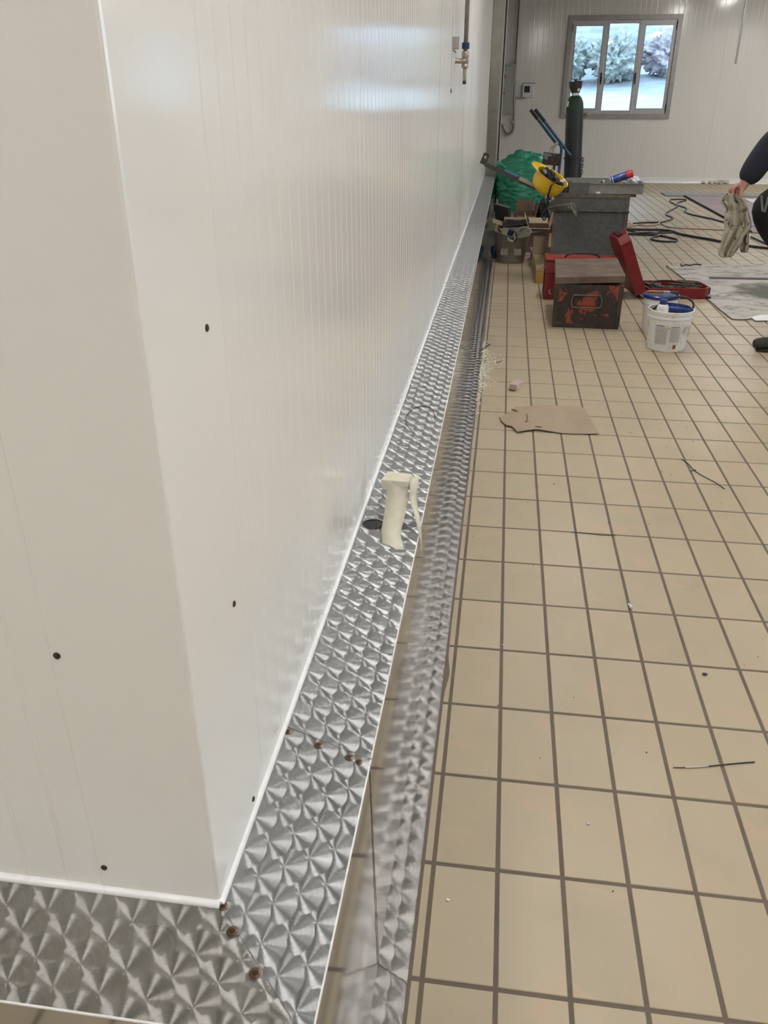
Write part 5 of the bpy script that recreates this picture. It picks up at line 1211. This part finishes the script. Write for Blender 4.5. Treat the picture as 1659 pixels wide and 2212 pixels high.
for nm, lab, pts_, r_, mt in (('blue_tube', 'dark blue tube sticking out of the trug', [(.02, -.06, .15), (-.02, -.10, .25), (.0, -.12, .31)], .028, simple('dark blue tube', (.03, .05, .11), .4)),
                     ('hammer_handle', 'dark tool handle leaning out of the trug', [(-.07, -.05, .15), (-.10, -.03, .26), (-.13, .0, .31)], .012, M_BLACKP),
                     ('cable_loop', 'black cable loop hanging over the trug rim', [(.04, -.12, .25), (.03, -.18, .30), (.045, -.20, .25), (.02, -.19, .22), (.0, -.17, .27)], .006, M_CABLE),
                     ('putty_knife', 'brown handled putty knife at the left of the trug', [(-.12, .03, .18), (-.15, .03, .29), (-.14, .04, .33)], .013, M_WOODY)):
    T = thing(nm, lab, 'tool', tc+Vector(pts_[1])); MB().tube(smoothline([tc+Vector(q) for q in pts_], 4), r_, 10).obj('shaft', mt, T, True)
T = thing('blue_glove', 'dark blue glove squeezed between trug and kerb', 'glove', (-.04, 7.3, .1))
MB().tube(smoothline([(-.005, 7.30, .03), (-.015, 7.29, .09), (-.01, 7.28, .13)], 4), [.028]*4+[.035]*4+[.03], 10).obj('glove', M_NAVY, T, True)

# ================================================================ FLAT THINGS FURTHER OFF
so = [(1440, 574), (1462, 573), (1484, 572), (1520, 573), (1600, 572), (1655, 571)]
sl = [(1458, 588), (1480, 605), (1512, 633), (1535, 652), (1556, 670), (1572, 683), (1582, 690), (1600, 691), (1618, 690), (1632, 686), (1648, 684)]
poly = [Z(*q) for q in reversed(so)] + [Z(*q) for q in sl]
far = [Vector((3.6, 5.12, 0)), Vector((3.8, 7.2, 0))]
T = thing('floor_sheet', 'dirty grey protection sheet spread over the tiles at the right', 'sheet', (2.5, 6.2, 0))
m = MB(); m.prism([(p_.x, p_.y) for p_ in (poly + far)], .0015, lambda x, y: .0055+.002*noise.noise(Vector((x*6, y*6, 0)))); m.obj('sheet', M_SHEET, T)
pp = [Z(*q, .004) for q in sl]; MB().tube(pp, .0035, 5).obj('curled_edge', M_CARDD, T)
pp = [Z(*q, .012) for q in [(1440, 574), (1458, 588), (1480, 605), (1500, 622)]]; MB().tube(pp, [.006, .003, .003, .002], 5).obj('curled_edge', M_CARDD, T)
T = thing('white_card', 'clean white card strip at the near edge of the grey sheet', 'card', Z(1640, 690))
m = MB(); m.prism([(p_.x, p_.y) for p_ in [Z(1622, 688), Z(1632, 695), Z(1659, 695), Z(1720, 696), Z(1720, 680), Z(1640, 683)]], .006, .009); m.obj('card', M_WHITE, T)
T = thing('dark_twig', 'dark twisted strip lying at the far edge of the grey sheet', 'strip', Z(1480, 572))
MB().tube(smoothline([Z(*q, .012) for q in [(1471, 570), (1473, 574), (1482, 572), (1490, 573), (1502, 571), (1515, 572)]], 4), .007, 6).obj('strip', M_STONE, T, True)
T = thing('metal_bar', 'thin grey bar lying on the grey sheet', 'bar', Z(1595, 600))
MB().tube([Z(1532, 600, .014), Z(1600, 601, .014), Z(1690, 603, .014)], .009, 6).obj('bar', simple('grey bar', (.16, .14, .15), .5), T, True)
# hatch boards far back
T = thing('floor_hatch', 'pinkish board over the floor opening with dark edges, far right', 'board', (3.6, 12.5, 0))
MB().box(2.96, 3.75, 9.6, 13.75, .001, .016).obj('board', simple('pinkish board', (.30, .235, .235), .6, 0, .12, 3), T)
MB().box(2.935, 2.958, 9.6, 13.75, .001, .022).obj('edge_profile', M_NAVYC, T)
T = thing('grey_plank', 'long blue-grey board lying across at the far end of the pinkish board', 'plank', (4, 13.95, 0))
MB().box(2.65, 5.4, 13.77, 14.25, .001, .018).obj('plank', simple('blue grey board', (.27, .275, .30), .6, 0, .15, 3), T)
T = thing('white_board', 'white board lying on the floor beyond the rag', 'panel', (4.0, 12.4, 0))
MB().box(3.78, 5.2, 11.2, 13.4, .001, .014).obj('board', simple('white board', (.62, .64, .68), .4), T)
# cables
s_ = .1923
def cable(name, label, cat, pts, r_, mat, sm=4):
    T = thing(name, label, cat, Z(1340+pts[0][0]*s_, 380+pts[0][1]*s_)); n_ = len(pts)
    P = [Z(1340+x_*s_, 380+y_*s_, r_+.001) for x_, y_ in pts]; P = smoothline(P, sm)
    MB().tube(P, r_, 6).obj('line', mat, T, True)
cable('power_cable', 'black cable with a flattened loop snaking towards the back wall', 'cable', [(-40, 548), (75, 541), (180, 530), (300, 522), (460, 519), (575, 487), (592, 474), (560, 455), (515, 437), (518, 415), (560, 390), (640, 345), (620, 318), (565, 292), (560, 272), (590, 263), (725, 264), (738, 272), (700, 284), (655, 296), (640, 322), (700, 346), (742, 362), (740, 384), (724, 402), (800, 432), (930, 462), (1040, 485), (1165, 518), (1400, 560), (1750, 600)], .010, M_CABLE)
cable('brown_cord', 'thin brown cord running right across the tiles', 'cord', [(360, 520), (440, 522), (490, 556), (560, 577), (700, 588), (900, 597), (1170, 611), (1500, 640), (1750, 650)], .006, M_CORD)
cable('tan_hose', 'coiled tan hose on the tiles right of the steel box', 'hose', [(-30, 560), (70, 556), (180, 520), (330, 512), (430, 518), (420, 540), (300, 556), (180, 548), (60, 575), (-20, 580), (60, 590), (220, 590), (320, 578)], .011, M_TAN)
cable('welding_cable', 'thick black cable coiled by the steel box and running to the right', 'cable', [(-40, 600), (60, 600), (250, 604), (430, 606), (580, 622), (680, 655), (850, 688), (1000, 712), (1140, 740), (1350, 772), (1500, 795), (1750, 822)], .013, M_CABLE)
cable('looped_cable', 'black cable lying in an oval loop on the tiles', 'cable', [(-40, 650), (60, 655), (250, 662), (400, 668), (480, 678), (580, 700), (640, 716), (630, 733), (560, 739), (440, 733), (355, 715), (345, 700), (375, 685), (440, 672), (470, 660)], .010, M_CABLE)
cable('black_flex', 'black flex doubled back beside the thick coiled cable', 'cable', [(-40, 590), (70, 605), (200, 640), (330, 652), (420, 640), (430, 622), (580, 634), (430, 640), (300, 636), (60, 648), (-40, 652)], .009, M_CABLE)
cable('grey_lead', 'dark lead with pale plug disappearing behind the person', 'cable', [(1470, 684), (1530, 712), (1600, 745), (1700, 785)], .010, M_CABLE)

# ================================================================ PERSON
py_ = 4.33
T = thing('person', 'person in dark navy jacket and black trousers at the right edge, holding a rag', 'person', (1.8, py_, 0))
def skin_mesh(name, verts, edges, radii, root, mat, par, sub=2, smooth=True):
    me = bpy.data.meshes.new(name); me.from_pydata([tuple(v) for v in verts], edges, []); me.update()
    o = bpy.data.objects.new(name, me); COL.objects.link(o)
    md = o.modifiers.new('skin', 'SKIN'); md.use_smooth_shade = True; md.branch_smoothing = .6
    for i, r_ in enumerate(radii):
        rr_ = r_ if isinstance(r_, tuple) else (r_, r_); me.skin_vertices[0].data[i].radius = rr_
        me.skin_vertices[0].data[i].use_root = (i == root)
    s2 = o.modifiers.new('sub', 'SUBSURF'); s2.levels = sub; s2.render_levels = sub
    dg = bpy.context.evaluated_depsgraph_get(); dg.update(); ev = o.evaluated_get(dg); m2 = bpy.data.meshes.new_from_object(ev)
    bpy.data.objects.remove(o); m2.name = name; m2.materials.clear(); m2.materials.append(mat)
    m2.polygons.foreach_set('use_smooth', [True]*len(m2.polygons))
    return link(name, m2, par)
V = Vector
wr = Y(1601, 407, py_)            # wrist
el = V((1.515, py_+.02, 1.16)); shl = V((1.80, py_-.03, 1.40))
hd = V((wr.x-.035, py_, wr.z-.035))
pel = V((2.02, py_+.12, .97)); che = V((1.93, py_+.12, 1.28)); nck = V((1.86, py_+.12, 1.50)); hea = V((1.82, py_+.12, 1.63))
kneeN = V((1.555, py_+.04, .825)); ankN = V((1.815, py_+.0, .11)); toeN = V((1.70, py_-.02, .055))
shinN = V((1.745, py_+.04, .60)); hipN = V((1.98, py_+.03, .97)); hipF = V((2.02, py_+.24, .95)); kneeF = V((1.80, py_+.34, .55)); ankF = V((2.02, py_+.36, .11)); toeF = V((1.86, py_+.36, .05))
shF = V((1.90, py_+.30, 1.42)); elF = V((2.00, py_+.48, 1.16)); wrF = V((1.98, py_+.52, .93)); hdF = V((1.97, py_+.52, .86))
bv_ = [pel, che, nck, V((1.84, py_+.12, 1.56)), shl+V((.03, .02, 0)), el, wr, hd, hipN, kneeN, ankN, hipF, kneeF, ankF, shF, elF, wrF, hdF]
bv_.append(shinN)
be_ = [(0,1),(1,2),(2,3),(1,4),(4,5),(5,6),(6,7),(0,8),(8,9),(9,18),(18,10),(0,11),(11,12),(12,13),(1,14),(14,15),(15,16),(16,17)]
br_ = [.13,.13,.055,.05,.06,.042,.028,.030,.09,.06,.04,.09,.06,.04,.06,.042,.028,.032,.05]
body = skin_mesh('body', bv_, be_, br_, 0, M_SKIN, T)
# head with face
bm = bmesh.new(); bmesh.ops.create_uvsphere(bm, u_segments=32, v_segments=24, radius=1)
for v in bm.verts:
    c_ = v.co.copy(); x_ = -c_.x*.098; y_ = c_.y*.076; z_ = c_.z*.122
    if c_.z < -.2: x_ *= 1-.25*(-c_.z-.2); y_ *= 1-.35*(-c_.z-.2)
    f = max(0, c_.x)
    x_ -= .026*math.exp(-(c_.y/.16)**2-((c_.z+.12)/.16)**2)*f + .010*math.exp(-(c_.y/.3)**2-((c_.z+.48)/.08)**2)*f + .012*math.exp(-(c_.y/.3)**2-((c_.z+.85)/.14)**2)*f
    x_ += .010*f*(math.exp(-((abs(c_.y)-.38)/.15)**2-((c_.z-.08)/.10)**2))
    v.co = V((x_, y_, z_)) + hea
me = bpy.data.meshes.new('head'); bm.to_mesh(me); bm.free(); me.materials.append(M_SKIN); me.polygons.foreach_set('use_smooth', [True]*len(me.polygons)); hdob = link('head', me, T)
for s2 in (-1, 1):
    MB().lathe([(.0001,.011),(.006,.009),(.011,0),(.006,-.009),(.0001,-.011)], hea+V((-.083, s2*.029, .010)), 14).obj('eye', M_WHITE, hdob, True)
    MB().lathe([(.0001,-.004),(.018,-.002),(.024,.0),(.018,.004),(.0001,.004)], hea+V((.005, s2*.078, -.005)), 14, Rx(pi/2) @ Rz(.2)).obj('ear', M_SKIN, hdob, True)
MB().tube([hea+V((-.092, -.024, -.062)), hea+V((-.100, 0, -.060)), hea+V((-.092, .024, -.062))], [.003, .005, .003], 8).obj('mouth', simple('lips', (.32, .12, .10), .5), hdob, True)
bm = bmesh.new(); bmesh.ops.create_uvsphere(bm, u_segments=28, v_segments=20, radius=1)
dl = [v for v in bm.verts if v.co.z < -.25 or (v.co.x < -.45 and v.co.z < .45)]; bmesh.ops.delete(bm, geom=dl, context='VERTS')
for v in bm.verts: v.co = V((v.co.x*.103+.006, v.co.y*.082, v.co.z*.130))*(1+.04*noise.noise(v.co*6)) + hea
me = bpy.data.meshes.new('hair'); bm.to_mesh(me); bm.free(); me.materials.append(M_HAIR); link('hair', me, T)
# jacket, trousers
jv = [pel+V((0,0,.02)), che, nck+V((0,0,-.03)), shl, el+V((.01,0,.01)), wr.lerp(el, .42), wr.lerp(el, .10), shF, elF, wrF.lerp(elF, .15)]
je = [(0,1),(1,2),(1,3),(3,4),(4,5),(5,6),(1,7),(7,8),(8,9)]
jr = [(.165,.17),(.165,.18),.085,.095,.080,.074,.057,.09,.068,.052]
skin_mesh('jacket', jv, je, jr, 0, M_NAVYC, T)
tv_ = [pel, hipN, kneeN.lerp(hipN, .45), kneeN, shinN, ankN+V((-.01, 0, .09)), hipF, kneeF, ankF+V((0, 0, .09))]
te = [(0,1),(1,2),(2,3),(3,4),(4,5),(0,6),(6,7),(7,8)]
tr = [(.17,.165),.135,.150,.150,.082,.066,.115,.085,.06]
skin_mesh('trousers', tv_, te, tr, 0, M_TROUS, T)
for nm, an, to in (('shoe', ankN, toeN), ('shoe', ankF, toeF)):
    d = (to-an); d.z = 0; d.normalize(); hl_ = an - d*.07; sv = [V((hl_.x, hl_.y, .06)), V((an.x, an.y, .10)), V((an.x, an.y, .06)), V((an.x, an.y, 0))+d*.09+V((0,0,.055)), V((an.x, an.y, 0))+d*.195+V((0,0,.045))]
    so_ = skin_mesh(nm, sv, [(0,2),(1,2),(2,3),(3,4)], [.042,.050,.052,.044,.032], 2, M_SHOE, T)
    for v in so_.data.vertices: v.co.z = max(v.co.z, .014)
    c_ = V((an.x, an.y, .009)) + d*.038; q = math.atan2(d.y, d.x)
    MB().lathe([(.92,-.008),(1,-.006),(1,.006),(.95,.009)], c_, 28, Rz(q) @ Matrix.Diagonal((.128, .050, 1.0))).obj('sole', M_SOLE, so_, True)
# grey chevron patch on the trousers
cp_ = lambda px, py: Y(px+10, py+16, py_-.125)
for a_, b_ in (((1629, 405), (1632, 440)), ((1645, 408), (1636, 442))):
    p0_, p1_ = cp_(*a_), cp_(*b_); MB().cbox((p0_+p1_)/2+V((.01, -.012, 0)), (.012, .008, (p0_-p1_).length), Ry(math.atan2(p0_.x-p1_.x, p0_.z-p1_.z)), 0, .002).obj('pocket_piping', simple('grey piping', (.13, .13, .12), .7), T)
# the gripping hand (palm + five fingers), near the rag
def finger(pts, r0_, nm='finger'):
    P = [V(q) for q in pts]; e = [(i, i+1) for i in range(len(P)-1)]
    return P, e, [r0_, r0_*.95, r0_*.9, r0_*.75][:len(P)]
hp = lambda px, py, dy: Y(px, py, py_+dy)
kn = [hp(1594, 399, -.035), hp(1590, 400, -.012), hp(1588, 401, .010), hp(1588, 404, .030)]
HV = [wr+V((.008,0,.008)), hp(1593, 406, -.003)]; HE = [(0, 1)]; HR = [.030, (.026, .036)]
for i, k_ in enumerate(kn):
    L0 = len(HV); b0_ = HV[1].lerp(k_, .55); u0, v0 = project(k_)
    k2 = hp(u0-9-1.0*i, v0+6+i, -.05+.022*i); k3 = hp(u0-12+1.5*i, v0+17, -.040+.02*i); k4 = hp(u0-8+1.5*i, v0+24, -.025+.018*i)
    HV += [k_, k2, k3, k4]; HE += [(1, L0), (L0, L0+1), (L0+1, L0+2), (L0+2, L0+3)]; HR += [.0105, .0095, .009, .0075]
L0 = len(HV); HV += [hp(1601, 414, -.035), hp(1600, 423, -.05), hp(1595, 430, -.045)]; HE += [(1, L0), (L0, L0+1), (L0+1, L0+2)]; HR += [.014, .012, .009]
skin_mesh('hand', HV, HE, HR, 0, M_SKIN, T)
# other hand
HV = [wrF, hdF]; HE = [(0,1)]; HR = [.028, (.03, .034)]
for i in range(4):
    L0 = len(HV); b_ = hdF+V((-.045, -.03+.02*i, -.02)); HV += [b_, b_+V((-.03, 0, -.02)), b_+V((-.035, 0, -.045))]; HE += [(1, L0), (L0, L0+1), (L0+1, L0+2)]; HR += [.010, .009, .007]
L0 = len(HV); HV += [hdF+V((-.02, -.05, -.01)), hdF+V((-.045, -.065, -.03))]; HE += [(1, L0), (L0, L0+1)]; HR += [.012, .009]
skin_mesh('hand', HV, HE, HR, 0, M_SKIN, T)

# rag hanging from the hand
T = thing('dirty_rag', 'grey-beige oil-stained rag hanging from the hand of the person', 'rag', hp(1585, 480, 0))
prof = [(418, 1572, 1593), (424, 1563, 1597), (430, 1558, 1602), (436, 1557, 1608), (443, 1562, 1612), (450, 1569, 1614), (458, 1567, 1616), (468, 1565, 1619), (480, 1564, 1622), (492, 1565, 1622), (502, 1563, 1614), (512, 1561, 1606), (522, 1558, 1603), (532, 1555, 1597), (542, 1552, 1590), (550, 1553, 1584), (555, 1558, 1578)]
m = MB(); n_ = 26; vs = []
def ragrow(yp, l, r_, j, ph):
    out_ = []
    for i in range(n_+1):
        u_ = i/n_; edge = (1-(2*u_-1)**8)
        fold = .022*sin(u_*9+ph+j*.18)+.012*sin(u_*21+j*.35)+.020*noise.noise(V((u_*5, j*.55, ph)))+.012*noise.noise(V((u_*11, j*1.3, ph)))
        p_ = Y(l+(r_-l)*u_, yp+ (3*noise.noise(V((u_*5, 3, ph))) if j > 13 else 0), py_-.03+fold*edge*(1.0 if j > 2 else .5)); out_.append(p_)
    return out_
rows = []
for k in range(len(prof)*2-1):
    t = k/2; i = int(t); f = t-i
    a_ = prof[i]; b_ = prof[min(i+1, len(prof)-1)]; rows.append(ragrow(a_[0]+(b_[0]-a_[0])*f, a_[1]+(b_[1]-a_[1])*f, a_[2]+(b_[2]-a_[2])*f, t, .7))
for r_ in rows: vs += r_
m.add(vs, [(j*(n_+1)+i, j*(n_+1)+i+1, (j+1)*(n_+1)+i+1, (j+1)*(n_+1)+i) for j in range(len(rows)-1) for i in range(n_)])
o = m.obj('main_fold', M_RAG, T, True, 80); md = o.modifiers.new('thickness', 'SOLIDIFY'); md.thickness = .006; md.offset = 0
prof2 = [(436, 1600, 1609), (445, 1605, 1615), (460, 1608, 1617), (480, 1610, 1619), (500, 1608, 1620), (515, 1603, 1620), (530, 1602, 1620), (540, 1602, 1619), (547, 1605, 1615)]
m = MB(); rows = [ragrow(a_[0], a_[1], a_[2], k*1.2, 2.2) for k, a_ in enumerate(prof2)]; vs = []
for r_ in rows: vs += [p_+V((0, .03, 0)) for p_ in r_]
m.add(vs, [(j*(n_+1)+i, j*(n_+1)+i+1, (j+1)*(n_+1)+i+1, (j+1)*(n_+1)+i) for j in range(len(rows)-1) for i in range(n_)])
o = m.obj('rear_tail', M_RAG, T, True, 80); md = o.modifiers.new('thickness', 'SOLIDIFY'); md.thickness = .006; md.offset = 0
